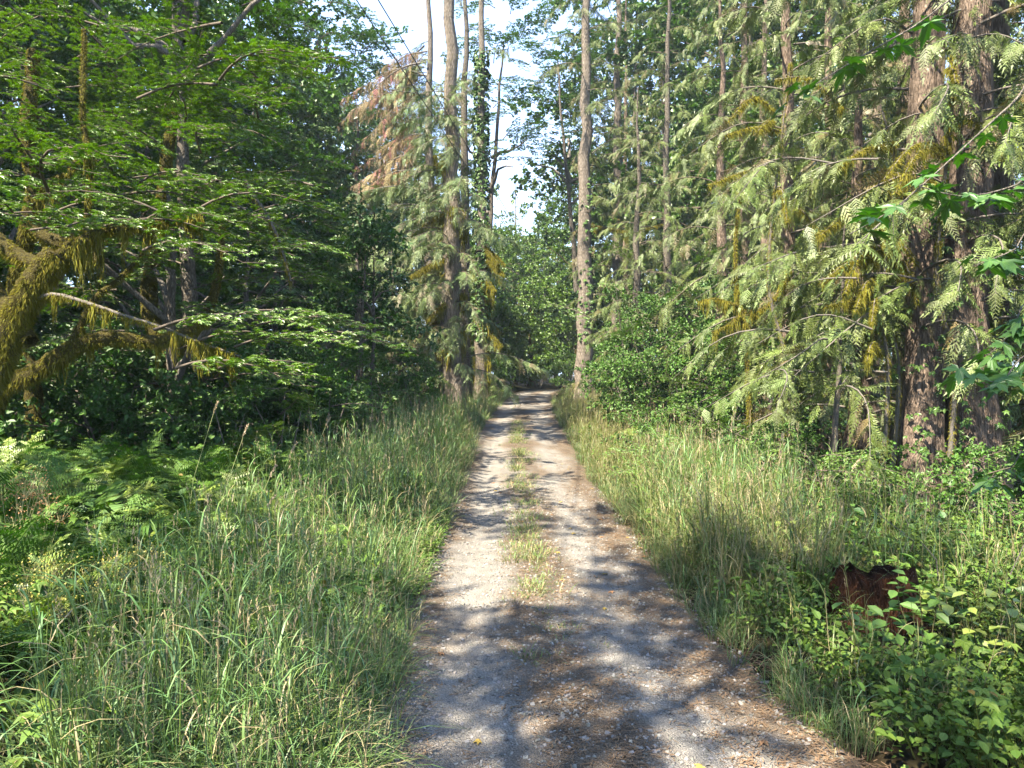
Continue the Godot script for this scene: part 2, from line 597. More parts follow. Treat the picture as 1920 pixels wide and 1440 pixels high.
# a conifer: boughs as single parts (near) or one crown (far)
func conifer(label: String, at: Vector3, H: float, r0: float, o := {}) -> Node3D:
	rg.seed = int(absf(at.x) * 1000.0 + absf(at.z) * 77.0) + 11
	var t := thing(o.get("name", "cedar_tree"), label, "tree", at, o.get("group", ""))
	var lean: Vector3 = o.get("lean", Vector3.ZERO)
	part("trunk", trunk_mesh(H, r0, o.get("bark", M.bark), lean, o.get("flute", 0.06), o.get("flare", 0.5), 0.1, int(at.x * 31.0 + at.z * 17.0)), t)
	var from: float = o.get("from", 2.0)
	var n: int = o.get("n", 30)
	var reach: float = o.get("reach", 4.0)
	var kind: String = o.get("kind", "")
	var near: bool = o.get("near", true)
	var only: Callable = o.get("only", func(_p, _yaw): return true)
	var xfs := [[], [], [], []]
	var pool := ""
	for k in n:
		var u := (k + rr(0.0, 0.8)) / n
		var y: float = lerpf(from, H * 0.98, pow(u, o.get("bias", 1.0)))
		var yaw := k * 2.399 + rr(-0.4, 0.4)
		var ln: float = reach * pow(clampf(1.0 - (y - from) / (H - from), 0.04, 1.0), 0.6) * rr(0.7, 1.1)
		ln = maxf(ln, 0.6)
		var tt := y / H
		var p := lean * tt + Vector3(cos(yaw), 0, -sin(yaw)) * r0 * (1.0 - tt) * 0.7 + Vector3(0, y, 0)
		if not only.call(at + p, yaw):
			continue
		if y > o.get("thin_above", 999.0) and rg.randf() < 0.7:
			continue
		pool = "cedar_s" if ln < 1.8 else ("cedar_m" if ln < 3.2 else "cedar_l")
		var base: float = {"cedar_s": 1.4, "cedar_m": 2.4, "cedar_l": 4.2}[pool]
		var key: String = o.get("pool", pool + kind)
		if o.has("pool"):
			base = 2.0
		var which := rg.randi() % int(B[key].size())
		var xf := bough_xf(p, yaw, rr(-0.25, 0.12), ln / base)
		if near:
			put_bough(t, B[key][which], xf)
		else:
			xfs[which].append([key, xf])
	if not near:
		var by := {}
		for w in 4:
			for e in xfs[w]:
				var id: String = e[0] + "|" + str(w)
				if not by.has(id):
					by[id] = []
				by[id].append(e[1])
		for id in by:
			var s: PackedStringArray = id.split("|")
			many("crown", B.crown[s[0]][int(s[1])], by[id], t)
	return t

# a broadleaf tree: trunk, limbs, boughs spread through an uneven crown
func broadleaf(label: String, at: Vector3, H: float, r0: float, o := {}) -> Node3D:
	rg.seed = int(absf(at.x) * 1300.0 + absf(at.z) * 57.0) + 5
	var t := thing(o.get("name", "maple_tree"), label, "tree", at, o.get("group", ""))
	var lean: Vector3 = o.get("lean", Vector3(rr(-0.6, 0.6), 0, rr(-0.6, 0.6)))
	var bark: Material = o.get("bark", M.bark_dark)
	part("trunk", trunk_mesh(H * 0.85, r0, bark, lean, 0.04, 0.5, 0.2, int(at.x * 13.0 + at.z * 7.0)), t)
	var from: float = o.get("from", H * 0.3)
	var n: int = o.get("n", 40)
	var R: float = o.get("reach", H * 0.3)
	var pool: String = o.get("pool", "maple")
	var near: bool = o.get("near", false)
	var s: float = o.get("scale", 1.0)
	var limbs := []
	for k: int in int(o.get("limbs", 5)):
		var yaw := k * 2.399 + rr(-0.5, 0.5)
		var y0 := lerpf(from * 0.8, H * 0.6, rg.randf())
		var p0 := lean * (y0 / H) + Vector3(0, y0, 0)
		var p2 := p0 + Vector3(cos(yaw), rr(0.4, 0.9), sin(yaw)) * R * rr(0.6, 0.9)
		var p1 := p0.lerp(p2, 0.5) + Vector3(0, rr(-0.1, 0.25) * R, 0) + rv() * 0.1 * R
		var f := MB.new()
		f.tube([p0, p0.lerp(p1, 0.5) + rv() * 0.05 * R, p1, p1.lerp(p2, 0.5) + rv() * 0.05 * R, p2], taper(5, r0 * 0.5, r0 * 0.12), 7, Color(1, 1, 1), 0.15, k, false)
		part("limb", f.mesh(bark), t)
		limbs.append([p0, p1, p2])
	var xfs := []
	for q in B[pool].size():
		xfs.append([])
	for k in n:
		var u := (k + rg.randf()) / n
		var y := lerpf(from, H, u)
		var prof: float = sqrt(clampf(1.0 - pow((y - lerpf(from, H, 0.42)) / ((H - from) * 0.62), 2.0), 0.04, 1.0))
		var an := k * 2.399 + rr(-0.5, 0.5)
		var rad := R * prof * sqrt(rr(0.12, 1.0))
		var p := lean * (y / H) + Vector3(cos(an) * rad, y + rr(-0.3, 0.3), -sin(an) * rad)
		var xf := bough_xf(p - Vector3(cos(an), 0, -sin(an)) * 0.8 * s, an + rr(-0.5, 0.5), rr(-0.3, 0.35), s * rr(0.8, 1.2), rr(-0.3, 0.3))
		var which := rg.randi() % int(B[pool].size())
		if near:
			put_bough(t, B[pool][which], xf)
		else:
			xfs[which].append(xf)
	if not near:
		for q in xfs.size():
			if xfs[q].size():
				many("crown", B.crown[pool][q], xfs[q], t)
	return t

func shrub(label: String, at: Vector3, H: float, R: float, o := {}) -> Node3D:
	rg.seed = int(absf(at.x) * 900.0 + absf(at.z) * 37.0) + 3
	var t := thing(o.get("name", "leafy_shrub"), label, "shrub", at, o.get("group", "roadside shrubs"))
	var pool: String = o.get("pool", "shrub")
	var s: float = o.get("scale", 1.0)
	for k: int in int(o.get("stems", 5)):
		var an := k * 2.399
		var top := Vector3(cos(an) * R * rr(0.3, 0.7), H * rr(0.6, 0.9), sin(an) * R * rr(0.3, 0.7))
		var f := MB.new()
		f.tube([Vector3(cos(an) * 0.08, -0.1, sin(an) * 0.08), top * 0.5 + rv() * 0.1, top], [0.025, 0.018, 0.006], 5, Color(1, 1, 1), 0.0, 1, false)
		part("stem", f.mesh(M.bark_dark), t)
	var n: int = o.get("n", 30)
	for k in n:
		var u := (k + rg.randf()) / n
		var y := H * lerpf(o.get("low", 0.12), 0.95, u)
		var an := k * 2.399 + rr(-0.5, 0.5)
		var prof := sqrt(clampf(1.0 - pow((u - 0.45) / 0.62, 2.0), 0.05, 1.0))
		var rad := R * prof * sqrt(rr(0.15, 1.0))
		var p := Vector3(cos(an) * rad, y, -sin(an) * rad) - Vector3(cos(an), 0, -sin(an)) * 0.45 * s
		put_bough(t, B[pool][rg.randi() % int(B[pool].size())], bough_xf(p, an + rr(-0.4, 0.4), rr(-0.1, 0.5), s * rr(0.75, 1.15), rr(-0.4, 0.4)))
	return t

# limb given by points; moss coat and beards hang from it
func mossy_limb(tree: Node3D, called: String, pts: Array, r0: float, r1: float, o := {}) -> void:
	var fine := []
	var c := Curve3D.new()
	for k in pts.size():
		var p: Vector3 = pts[k]
		var tg: Vector3 = (pts[mini(k + 1, pts.size() - 1)] - pts[maxi(k - 1, 0)]) / 6.0
		c.add_point(p, -tg, tg)
	var ln := c.get_baked_length()
	var steps: int = clampi(int(ln / 0.07), 8, 60)
	for k in steps + 1:
		fine.append(c.sample_baked(ln * k / steps) + rv() * r0 * 0.06)
	var rad := taper(steps + 1, r0, r1)
	var f := MB.new()
	f.tube(fine, rad, 12, Color(1, 1, 1), o.get("rough", 0.2), int(ln * 100.0), true)
	var limb := part(called, f.mesh(o.get("bark", M.bark_moss)), tree)
	var coat: float = o.get("coat", 1.0)
	if coat > 0.0:
		part("moss", moss_coat(fine, rad, int(coat * ln * (r0 + r1 + 0.03) * 13000.0), o.get("fuzz", 0.06), o.get("moss", M.moss)), limb, Transform3D(), "stuff")
	for k: int in int(o.get("beards", 0)):
		var t: float = rr(o.get("b0", 0.1), 1.0)
		var s: float = rr(0.6, 1.3) * o.get("bscale", 1.0)
		part("moss", B.beard[rg.randi() % int(B.beard.size())], limb, bough_xf(along(fine, t) - Vector3(0, lerpf(r0, r1, t) * 0.5, 0), rr(0, TAU), 0.0, s), "stuff")

func rel(a: Array, at: Vector3) -> Array:
	var r := []
	for p in a:
		r.append(p - at)
	return r

# ------------------------------------------------------------------ ground cover meshes
func sword_frond(L: float, pairs: int) -> ArrayMesh:
	var f := MB.new()
	var ax := []
	for k in 9:
		var t := k / 8.0
		ax.append(Vector3(t * L * 0.85, L * (0.75 * t - 0.62 * t * t), 0.03 * sin(t * 3.0)))
	f.tube(ax, taper(9, 0.005, 0.0015), 3, Color(0.8, 0.8, 0.5), 0.0, 1, false)
	for k in pairs:
		var t := 0.1 + 0.89 * k / (pairs - 1.0)
		var p := along(ax, t)
		var fwd: Vector3 = (along(ax, minf(t + 0.05, 0.999)) - along(ax, t - 0.05)).normalized()
		var ln: float = L * 0.14 * minf(1.0, (1.02 - t) * 2.2) * minf(1.0, 0.5 + t * 2.5)
		for s in [-1.0, 1.0]:
			var o: Vector3 = (Vector3(0, 0, s) + fwd * 0.3 + Vector3(0, rr(-0.4, 0.0), 0) + rv() * 0.18).normalized()
			var w := fwd * L * 0.015
			var col := tint(0.75)
			f.tri(p - w, p + o * ln, p + w, col)
			f.tri(p - w * 0.8, p + o * ln * 0.5 - w * 1.1 - Vector3(0, 0.004, 0), p + o * ln, col)
	return f.mesh(M.fern)

func bracken_frond(L: float) -> ArrayMesh:
	var f := MB.new()
	var ax := []
	for k in 9:
		var t := k / 8.0
		ax.append(Vector3(t * L * 0.75, L * (0.95 * t - 0.5 * t * t), 0.02 * sin(t * 3.0)))
	f.tube(ax, taper(9, 0.006, 0.002), 3, Color(0.8, 0.9, 0.5), 0.0, 1, false)
	for k in 13:
		var t := 0.3 + 0.69 * k / 12.0
		var p := along(ax, t)
		var fwd: Vector3 = (along(ax, minf(t + 0.05, 0.999)) - along(ax, t - 0.05)).normalized()
		var ln: float = L * 0.4 * (1.03 - t) / 0.73 * 0.9 + 0.02
		for s in [-1.0, 1.0]:
			ln *= rr(0.8, 1.1)
			var o: Vector3 = (Vector3(0, 0, s) + fwd * rr(0.2, 0.7) + Vector3(0, rr(-0.35, 0.15), 0) + rv() * 0.15).normalized()
			var up: Vector3 = o.cross(fwd).normalized() * s
			var col := tint(0.75)
			var m := maxi(4, int(ln / 0.022))
			for q in m:
				var u := (q + 0.5) / m
				var b := p + o * ln * u - Vector3(0, 0.12 * ln * u * u, 0)
				var pl := 0.055 * L * (1.05 - u) + 0.006
				for e in [-1.0, 1.0]:
					var d2: Vector3 = (fwd * e + o * 0.5).normalized()
					f.tri(b - o * 0.008, b + d2 * pl * rr(0.7, 1.1) - Vector3(0, rr(0.0, 0.4) * pl, 0), b + o * 0.009, col)
	return f.mesh(M.fern)

func blade(f: MB, p: Vector3, lean: Vector3, H: float, w: float, bend: float, col: Color, seg := 6) -> void:
	var l := PackedVector3Array()
	var r := PackedVector3Array()
	var sd := Vector3(-lean.z, 0, lean.x).normalized()
	sd = (sd + Vector3(rr(-0.5, 0.5), 0, rr(-0.5, 0.5))).normalized()
	for k in seg:
		var t := float(k) / (seg - 1)
		var q := p + Vector3(0, H * (t - bend * 0.55 * t * t * t), 0) + lean * H * (0.15 * t + bend * 0.75 * t * t)
		var ww := w * (0.55 + 0.9 * t - 1.43 * t * t)
		l.append(q - sd * ww)
		r.append(q + sd * ww)
	f.strip(l, r, col)

func grass_col(kind: int) -> Color:
	var k := rr(0.75, 1.15)
	var straw := rg.randf()
	if kind == 0:      # blue-green reed grass
		if straw < 0.16:
			return Color(0.27, 0.23, 0.12) * rr(0.7, 1.0)
		return Color(0.094 * k * rr(0.8, 1.2), 0.152 * k, 0.046 * k * rr(0.6, 1.4))
	if kind == 1:      # yellow-green
		if straw < 0.22:
			return Color(0.28, 0.24, 0.12) * rr(0.7, 1.0)
		return Color(0.125 * k * rr(0.8, 1.2), 0.145 * k, 0.040 * k)
	return Color(0.09 * k, 0.14 * k, 0.03 * k) if straw > 0.3 else Color(0.3, 0.23, 0.11)

func grass_tuft(kind: int, n: int, H: float, spread: float, w: float, stalks: int) -> ArrayMesh:
	var f := MB.new()
	for k in n:
		var an := rr(0, TAU)
		var p := Vector3(cos(an), 0, sin(an)) * spread * sqrt(rg.randf()) - Vector3(0, 0.05, 0)
		var a2 := an + rr(-1.2, 1.2)
		blade(f, p, Vector3(cos(a2), 0, sin(a2)) * rr(0.5, 1.3), H * rr(0.4, 1.0), w * rr(0.7, 1.3), rr(0.35, 1.15), grass_col(kind))
	for k in stalks:   # upright stems with arching leaves up their length
		var an := rr(0, TAU)
		var p := Vector3(cos(an), 0, sin(an)) * spread * sqrt(rg.randf())
		var top := p + Vector3(rr(-0.2, 0.2), 1.0, rr(-0.2, 0.2)) * H * rr(0.85, 1.3)
		var col := grass_col(kind)
		f.tube([p - Vector3(0, 0.05, 0), p.lerp(top, 0.5) + rv() * 0.02, top], [0.004, 0.003, 0.0015], 3, col, 0.0, 1, false)
		if rg.randf() < 0.6:
			var hd := (top - p).normalized()
			var hc := Color(0.33, 0.26, 0.16) * rr(0.6, 1.0)
			for q in 16:
				var o := (hd + rv() * 0.5).normalized()
				f.tri(top + hd * 0.007 * q, top + hd * 0.007 * q + o * 0.026, top + hd * (0.007 * q + 0.006) + rv() * 0.004, hc)
		for q in 4:
			var u := 0.2 + 0.65 * q / 3.0
			var a3 := q * 2.6 + an
			blade(f, p.lerp(top, u), Vector3(cos(a3), 0, sin(a3)), 0.26 * rr(0.7, 1.2), w * rr(0.7, 1.1), rr(0.7, 1.25), grass_col(kind), 5)
	return f.mesh(M.grass)

func herb_mesh(n: int, size: float, width: float, H: float, R: float, mat: Material) -> ArrayMesh:
	var f := MB.new()
	for k in n:
		var an := rr(0, TAU)
		var rad := R * sqrt(rg.randf())
		var p := Vector3(cos(an) * rad, H * pow(rg.randf(), 0.7), sin(an) * rad)
		var out: Vector3 = (Vector3(cos(an), rr(-0.4, 0.5), sin(an)) + rv() * 0.7).normalized()
		var up: Vector3 = (Vector3.UP * 1.1 + rv() * 0.6).normalized()
		up = (up - out * up.dot(out)).normalized()
		f.oval(p, out, up, size * rr(0.5, 1.1), width, tint())
	for k in 5:
		var an := rr(0, TAU)
		f.tube([Vector3(0, -0.05, 0), Vector3(cos(an) * R * 0.5, H * 0.8, sin(an) * R * 0.5)], [0.006, 0.002], 3, Color(0.6, 0.5, 0.4), 0.0, 1, false)
	return f.mesh(mat)

func spin(p: Vector3, s: float, tiltmax := 0.15) -> Transform3D:
	var b := Basis(Vector3.UP, rr(0, TAU)) * Basis(Vector3(1, 0, 0), rr(-tiltmax, tiltmax))
	return Transform3D(b.scaled(Vector3(s, s * rr(0.85, 1.15), s)), p)

func fern(label: String, at: Vector3, n: int, s: float, pool: Array, group := "", pale := false) -> void:
	var t := thing("fern", label, "fern", at, group)
	var y0 := rr(0, TAU)
	for k in n:
		var o := part("frond", pool[rg.randi() % pool.size()], t, bough_xf(Vector3.ZERO, y0 + TAU * k / n + rr(-0.25, 0.25), rr(-0.15, 0.5), s * rr(0.7, 1.15), rr(-0.4, 0.4)))
		if pale:
			o.material_override = M.fern_pale

# ------------------------------------------------------------------ the scene
func _ready() -> void:
	rg.seed = 7
	nz.seed = 3
	nz.frequency = 0.05
	set_view()
	make_materials()
	make_boughs()
	make_ground()
	make_road()
	left_maples()
	left_wood()
	middle_cedars()
	right_cedars()
	right_wood()
	far_wood()
	shade_trees()
	left_shade()
	pole_and_wires()
	shrubs()
	ferns()
	grasses()
	herbs()
	stump_and_logs()
	big_leaves()
	road_litter()
	tell_apart()

# things that share a label are told apart by their order across the view
func tell_apart() -> void:
	var same := {}
	for o in get_children():
		if o.has_meta("label"):
			var l: String = o.get_meta("label")
			if not same.has(l):
				same[l] = []
			same[l].append(o)
	var nth := ["leftmost", "second from left", "third from left", "fourth from left", "fifth from left", "sixth from left", "seventh from left", "eighth from left", "ninth from left", "tenth from left", "eleventh from left", "twelfth from left", "thirteenth from left"]
	var back := ["rightmost", "second from right", "third from right", "fourth from right", "fifth from right", "sixth from right", "seventh from right", "eighth from right", "ninth from right", "tenth from right", "eleventh from right", "twelfth from right", "thirteenth from right"]
	for l in same:
		var a: Array = same[l]
		if a.size() < 2:
			continue
		a.sort_custom(func(p, q): return p.position.x / maxf(-p.position.z, 0.1) < q.position.x / maxf(-q.position.z, 0.1))
		for k in a.size():
			var r: int = a.size() - 1 - k
			if k <= r and k < 13:
				a[k].set_meta("label", l + ", " + nth[k])
			elif r < 13:
				a[k].set_meta("label", l + ", " + back[r])

func set_view() -> void:
	var cam := Camera3D.new()
	cam.name = "camera"
	cam.fov = rad_to_deg(2.0 * atan(720.0 / F))
	cam.position = Vector3(0, EYE, 0)
	cam.rotation.x = -atan(20.0 / F)
	cam.near = 0.05
	cam.far = 900.0
	cam.current = true
	add_child(cam)
	var sky := ProceduralSkyMaterial.new()
	sky.sky_top_color = Color(0.50, 0.60, 0.78)
	sky.sky_horizon_color = Color(0.80, 0.90, 1.0)
	sky.sky_curve = 0.16
	sky.ground_bottom_color = Color(0.16, 0.17, 0.12)
	sky.ground_horizon_color = Color(0.5, 0.55, 0.5)
	sky.sun_angle_max = 4.0
	var s := Sky.new()
	s.sky_material = sky
	var e := Environment.new()
	e.background_mode = Environment.BG_SKY
	e.sky = s
	e.background_energy_multiplier = 0.7
	e.tonemap_mode = Environment.TONE_MAPPER_LINEAR
	e.tonemap_exposure = 6.3
	e.fog_enabled = true
	e.fog_density = 0.0004
	e.fog_light_color = Color(0.86, 0.93, 1.0)
	e.sdfgi_enabled = true
	e.ssao_enabled = true
	e.ssil_enabled = true
	var w := WorldEnvironment.new()
	w.name = "environment"
	w.environment = e
	add_child(w)
	var sun := DirectionalLight3D.new()
	sun.name = "sun"
	sun.light_energy = 1.6
	sun.light_color = Color(1.0, 0.955, 0.87)
	sun.light_angular_distance = 0.53
	sun.shadow_enabled = true
	add_child(sun)
	sun.look_at_from_position(Vector3.ZERO, SUN, Vector3.UP)

func sheet(xs: Array, ds: Array, height: Callable, colour: Callable) -> MB:
	var f := MB.new()
	for d in ds:
		for x in xs:
			var p: Vector3 = height.call(x, d)
			f.v.append(p)
			f.c.append(colour.call(x, d))
	var w := xs.size()
	for j in ds.size():
		for i in w:
			var a: Vector3 = f.v[j * w + mini(i + 1, w - 1)] - f.v[j * w + maxi(i - 1, 0)]
			var b: Vector3 = f.v[mini(j + 1, ds.size() - 1) * w + i] - f.v[maxi(j - 1, 0) * w + i]
			f.n.append(a.cross(b).normalized() if a.cross(b).y > 0 else b.cross(a).normalized())
	for j in ds.size() - 1:
		for i in w - 1:
			var a := j * w + i
			f.ix.append(a); f.ix.append(a + w); f.ix.append(a + 1)
			f.ix.append(a + 1); f.ix.append(a + w); f.ix.append(a + w + 1)
	return f

func make_ground() -> void:
	var xs := []
	for k in range(-70, 71):
		xs.append(signf(k) * (absf(k) * 0.16 + pow(absf(k) / 70.0, 4.0) * 300.0) + 0.3)
	var ds := []
	var d := -60.0
	while d < 420.0:
		ds.append(d)
		d += 0.3 + maxf(0.0, absf(d - 15.0) - 15.0) * 0.06
	var f := sheet(xs, ds, func(x, q):
		var off: float = absf(x - road_x(q))
		var y := gh(x, q)
		if off < 1.7 and q < 70.0:
			y -= 0.06
		return Vector3(x, y, -q),
		func(x, q):
			var k := nz.get_noise_2d(x * 9.0, q * 9.0)
			var j := nz.get_noise_2d(x * 30.0 + 9.0, q * 30.0)
			return Color(0.05, 0.037, 0.022).lerp(Color(0.035, 0.042, 0.016), clampf(0.5 + k * 1.4, 0.0, 1.0)) * (0.85 + 0.3 * j))
	tag(part("ground", f.mesh(M.soil), self), "", "", "", "structure")

func make_road() -> void:
	var xs := []
	for k in 41:
		xs.append(-1.55 + 3.1 * k / 40.0)
	var ds := []
	var d := -6.0
	while d < 66.0:
		ds.append(d)
		d += 0.07 + maxf(0.0, d - 10.0) * 0.012
	var f := sheet(xs, ds, func(u, q):
		var e: float = u * (1.0 + 0.09 * nz.get_noise_2d(q * 14.0, signf(u) * 40.0) * smoothstep(0.8, 1.5, absf(u)))
		var x := road_x(q) + e * 0.92
		return Vector3(x, gh(x, q) - 0.07 * smoothstep(1.42, 1.55, absf(u)) + 0.012 * nz.get_noise_2d(x * 60.0, q * 60.0), -q),
		func(u, q):
			var a := nz.get_noise_2d(u * 16.0, q * 9.0)
			var b := nz.get_noise_2d(u * 60.0 + 30.0, q * 60.0)
			var track: float = exp(-pow((absf(u) - 0.72) / 0.38, 2.0))
			var litter: float = clampf(0.95 - track * 1.25 + a * 1.5 + b * 0.5 + 0.25 * smoothstep(0.2, 1.3, u), 0.0, 1.0)
			var col := Color(0.35, 0.322, 0.28).lerp(Color(0.20, 0.155, 0.112), litter)
			return col * (0.86 + 0.35 * b + 0.1 * a))
	tag(part("gravel_lane", f.mesh(M.road), self), "", "", "", "structure")

# ------------------------------------------------------------------ left side
func left_maples() -> void:
	rg.seed = 21
	# the nearest mossy maple: a thick limb leans up out of the left edge of the view
	var at := over(-95, 9.2)
	var t := thing("mossy_maple", "golden mossy maple leaning into view with hanging moss and layered bright leaves", "tree", at, "mossy maples of the left wood")
	mossy_limb(t, "trunk", rel([at - Vector3(0, 0.3, 0), pt(-60, 790, 9.2), pt(-5, 680, 9.1), pt(28, 600, 9.0), pt(75, 520, 8.9), pt(112, 478, 8.9)], at), 0.23, 0.15, {"coat": 1.9, "fuzz": 0.065, "beards": 8, "b0": 0.55})
	mossy_limb(t, "limb", rel([pt(105, 485, 8.9), pt(150, 455, 8.9), pt(175, 440, 9.0), pt(260, 425, 9.2), pt(380, 405, 9.5)], at), 0.07, 0.015, {"coat": 1.4, "fuzz": 0.07, "beards": 12, "b0": 0.0, "bscale": 1.1})
	mossy_limb(t, "limb", rel([pt(-40, 420, 9.4), pt(10, 460, 9.3), pt(60, 490, 9.1), pt(100, 490, 9.0)], at), 0.10, 0.08, {"coat": 0.9, "beards": 1})
	mossy_limb(t, "limb", rel([pt(52, 572, 9.0), pt(100, 552, 8.8), pt(180, 573, 8.6), pt(235, 592, 8.5), pt(300, 612, 8.4), pt(370, 640, 8.4), pt(450, 668, 8.4)], at), 0.028, 0.012, {"coat": 0.45, "rough": 0.05, "bark": M.twig_pale, "beards": 15, "bscale": 0.75, "fuzz": 0.05})
	mossy_limb(t, "limb", rel([pt(60, 640, 9.0), pt(-5, 540, 9.6), pt(-60, 420, 10.0), pt(-40, 250, 10.2)], at), 0.09, 0.04, {"coat": 0.6})
	for a in [[120, 432, 9.2, 0.2], [190, 425, 9.0, -0.3], [260, 425, 9.2, 0.1], [340, 410, 9.4, -0.2], [430, 395, 9.6, 0.0], [330, 470, 9.0, -0.4], [-30, 400, 9.4, 0.5], [350, 618, 8.4, 0.1], [430, 640, 8.4, -0.1], [500, 650, 8.4, 0.05], [560, 635, 8.6, 0.3], [460, 600, 8.8, 0.4], [390, 690, 8.2, -0.3], [470, 690, 8.3, -0.5], [90, 400, 9.2, 0.3], [540, 610, 8.9, 0.2]]:
		put_bough(t, B.vine[rg.randi() % 5], bough_xf(pt(a[0] - 60, a[1], a[2]) - at, a[3], rr(-0.1, 0.12), rr(0.8, 1.1), rr(-0.15, 0.15)))
	for k in 16:   # the crown above, up past the top of the view
		var y := rr(4.2, 9.0)
		var an := k * 2.4
		put_bough(t, B.vine[k % 5], bough_xf(Vector3(cos(an) * rr(0.3, 2.4) + 0.5, y, -sin(an) * rr(0.3, 2.0)), an, rr(-0.1, 0.3), rr(0.9, 1.3), rr(-0.2, 0.2)))

	# the dark arching one below it
	at = over(-60, 11.0)
	t = thing("mossy_maple", "dark mossy trunk arching low over the ferns at the left edge", "tree", at, "mossy maples of the left wood")
	mossy_limb(t, "trunk", rel([at - Vector3(0, 0.3, 0), pt(-10, 745, 11), pt(60, 702, 11), pt(130, 657, 11), pt(200, 633, 11.2), pt(300, 640, 11.5), pt(390, 600, 12)], at), 0.21, 0.07, {"coat": 0.9, "beards": 4})
	mossy_limb(t, "limb", rel([pt(130, 657, 11), pt(180, 560, 11.2), pt(230, 520, 11.6), pt(300, 440, 12)], at), 0.06, 0.02, {"coat": 0.6, "beards": 2})
	for k in 16:
		var an := k * 2.4
		put_bough(t, B.vine[k % 5], bough_xf(pt(rr(0, 420), rr(240, 640), rr(11, 13)) - at, an, rr(-0.1, 0.2), rr(0.9, 1.3), rr(-0.2, 0.2)))

	# crooked upper maple
	at = over(70, 12.0)
	t = thing("mossy_maple", "crooked maple with a kinked mossy limb high among dark leaves", "tree", at, "mossy maples of the left wood")
	mossy_limb(t, "trunk", rel([at - Vector3(0, 0.3, 0), pt(60, 700, 12), pt(30, 560, 12), pt(52, 450, 11.6), pt(60, 400, 11.4), pt(70, 330, 11.4), pt(55, 280, 11.4), pt(70, 100, 11.6)], at), 0.15, 0.09, {"coat": 0.8, "beards": 4})
	mossy_limb(t, "limb", rel([pt(55, 420, 11.5), pt(90, 445, 11.4), pt(140, 465, 11.3), pt(190, 490, 11.3)], at), 0.12, 0.09, {"coat": 0.9, "beards": 1})
	mossy_limb(t, "limb", rel([pt(120, 455, 11.3), pt(160, 430, 11.2), pt(168, 380, 11), pt(172, 300, 10.8), pt(160, 220, 10.8), pt(165, 60, 10.9)], at), 0.04, 0.03, {"coat": 0.9, "beards": 2})
	mossy_limb(t, "limb", rel([pt(60, 400, 11.4), pt(100, 345, 11.2), pt(130, 330, 11.0), pt(150, 300, 11)], at), 0.07, 0.03, {"coat": 0.9, "beards": 6, "bscale": 1.1})
	for k in 23:
		var an := k * 2.4
		put_bough(t, B.vine[k % 5], bough_xf(pt(rr(-60, 430), rr(-20, 430), rr(8.5, 12.5)) - at, an, rr(-0.1, 0.2), rr(0.9, 1.3), rr(-0.2, 0.2)))

	# dark mossy stem deeper in
	at = over(300, 14.0)
	t = thing("mossy_maple", "short dark mossy stem standing behind the low bright leaf layer", "tree", at, "mossy maples of the left wood")
	mossy_limb(t, "trunk", rel([at - Vector3(0, 0.3, 0), pt(305, 730, 14), pt(318, 680, 14), pt(300, 640, 14), pt(280, 560, 14), pt(300, 420, 14), pt(330, 200, 14)], at), 0.2, 0.09, {"coat": 0.7, "beards": 6})
	mossy_limb(t, "limb", rel([pt(318, 680, 14), pt(340, 650, 13.8), pt(400, 560, 13.6), pt(420, 420, 13.8)], at), 0.11, 0.05, {"coat": 0.7, "beards": 4})
	for k in 25:
		var an := k * 2.4
		put_bough(t, B.vine[k % 5], bough_xf(pt(rr(150, 620), rr(0, 560), rr(12.5, 16.0)) - at, an, rr(-0.1, 0.2), rr(1.0, 1.4), rr(-0.2, 0.2)))

	# broken bough hanging down, with clumps of moss
	at = over(560, 13.5)
	t = thing("hanging_branch", "broken brown branch hanging down with clumps of golden moss", "branch", at)
	mossy_limb(t, "limb", rel([pt(462, 340, 13), pt(485, 378, 13), pt(508, 415, 13), pt(528, 462, 13), pt(546, 528, 13)], at), 0.035, 0.02, {"coat": 0.35, "rough": 0.1, "bark": M.twig_pale, "beards": 14, "b0": 0.35, "bscale": 0.5})
	mossy_limb(t, "limb", rel([pt(440, 380, 13), pt(470, 400, 13), pt(505, 412, 13), pt(540, 440, 13.2)], at), 0.02, 0.008, {"coat": 0.1, "rough": 0.05, "bark": M.twig_pale})

	# thin dark stems by the lane
	for a in [[664, 20.0, "thin dark stem, leftmost of three beside the mossy cedars"], [676, 20.6, "thin dark stem between two others beside the mossy cedars"], [694, 20.3, "thin leaning dark stem nearest the mossy cedars"]]:
		broadleaf(a[2], over(a[0], a[1]), 6.2, 0.09, {"name": "young_tree", "pool": "dark", "near": true, "n": 8, "reach": 0.9, "from": 2.6, "limbs": 2, "group": "thin dark stems", "lean": Vector3(rr(-0.1, 0.5), 0, 0)})

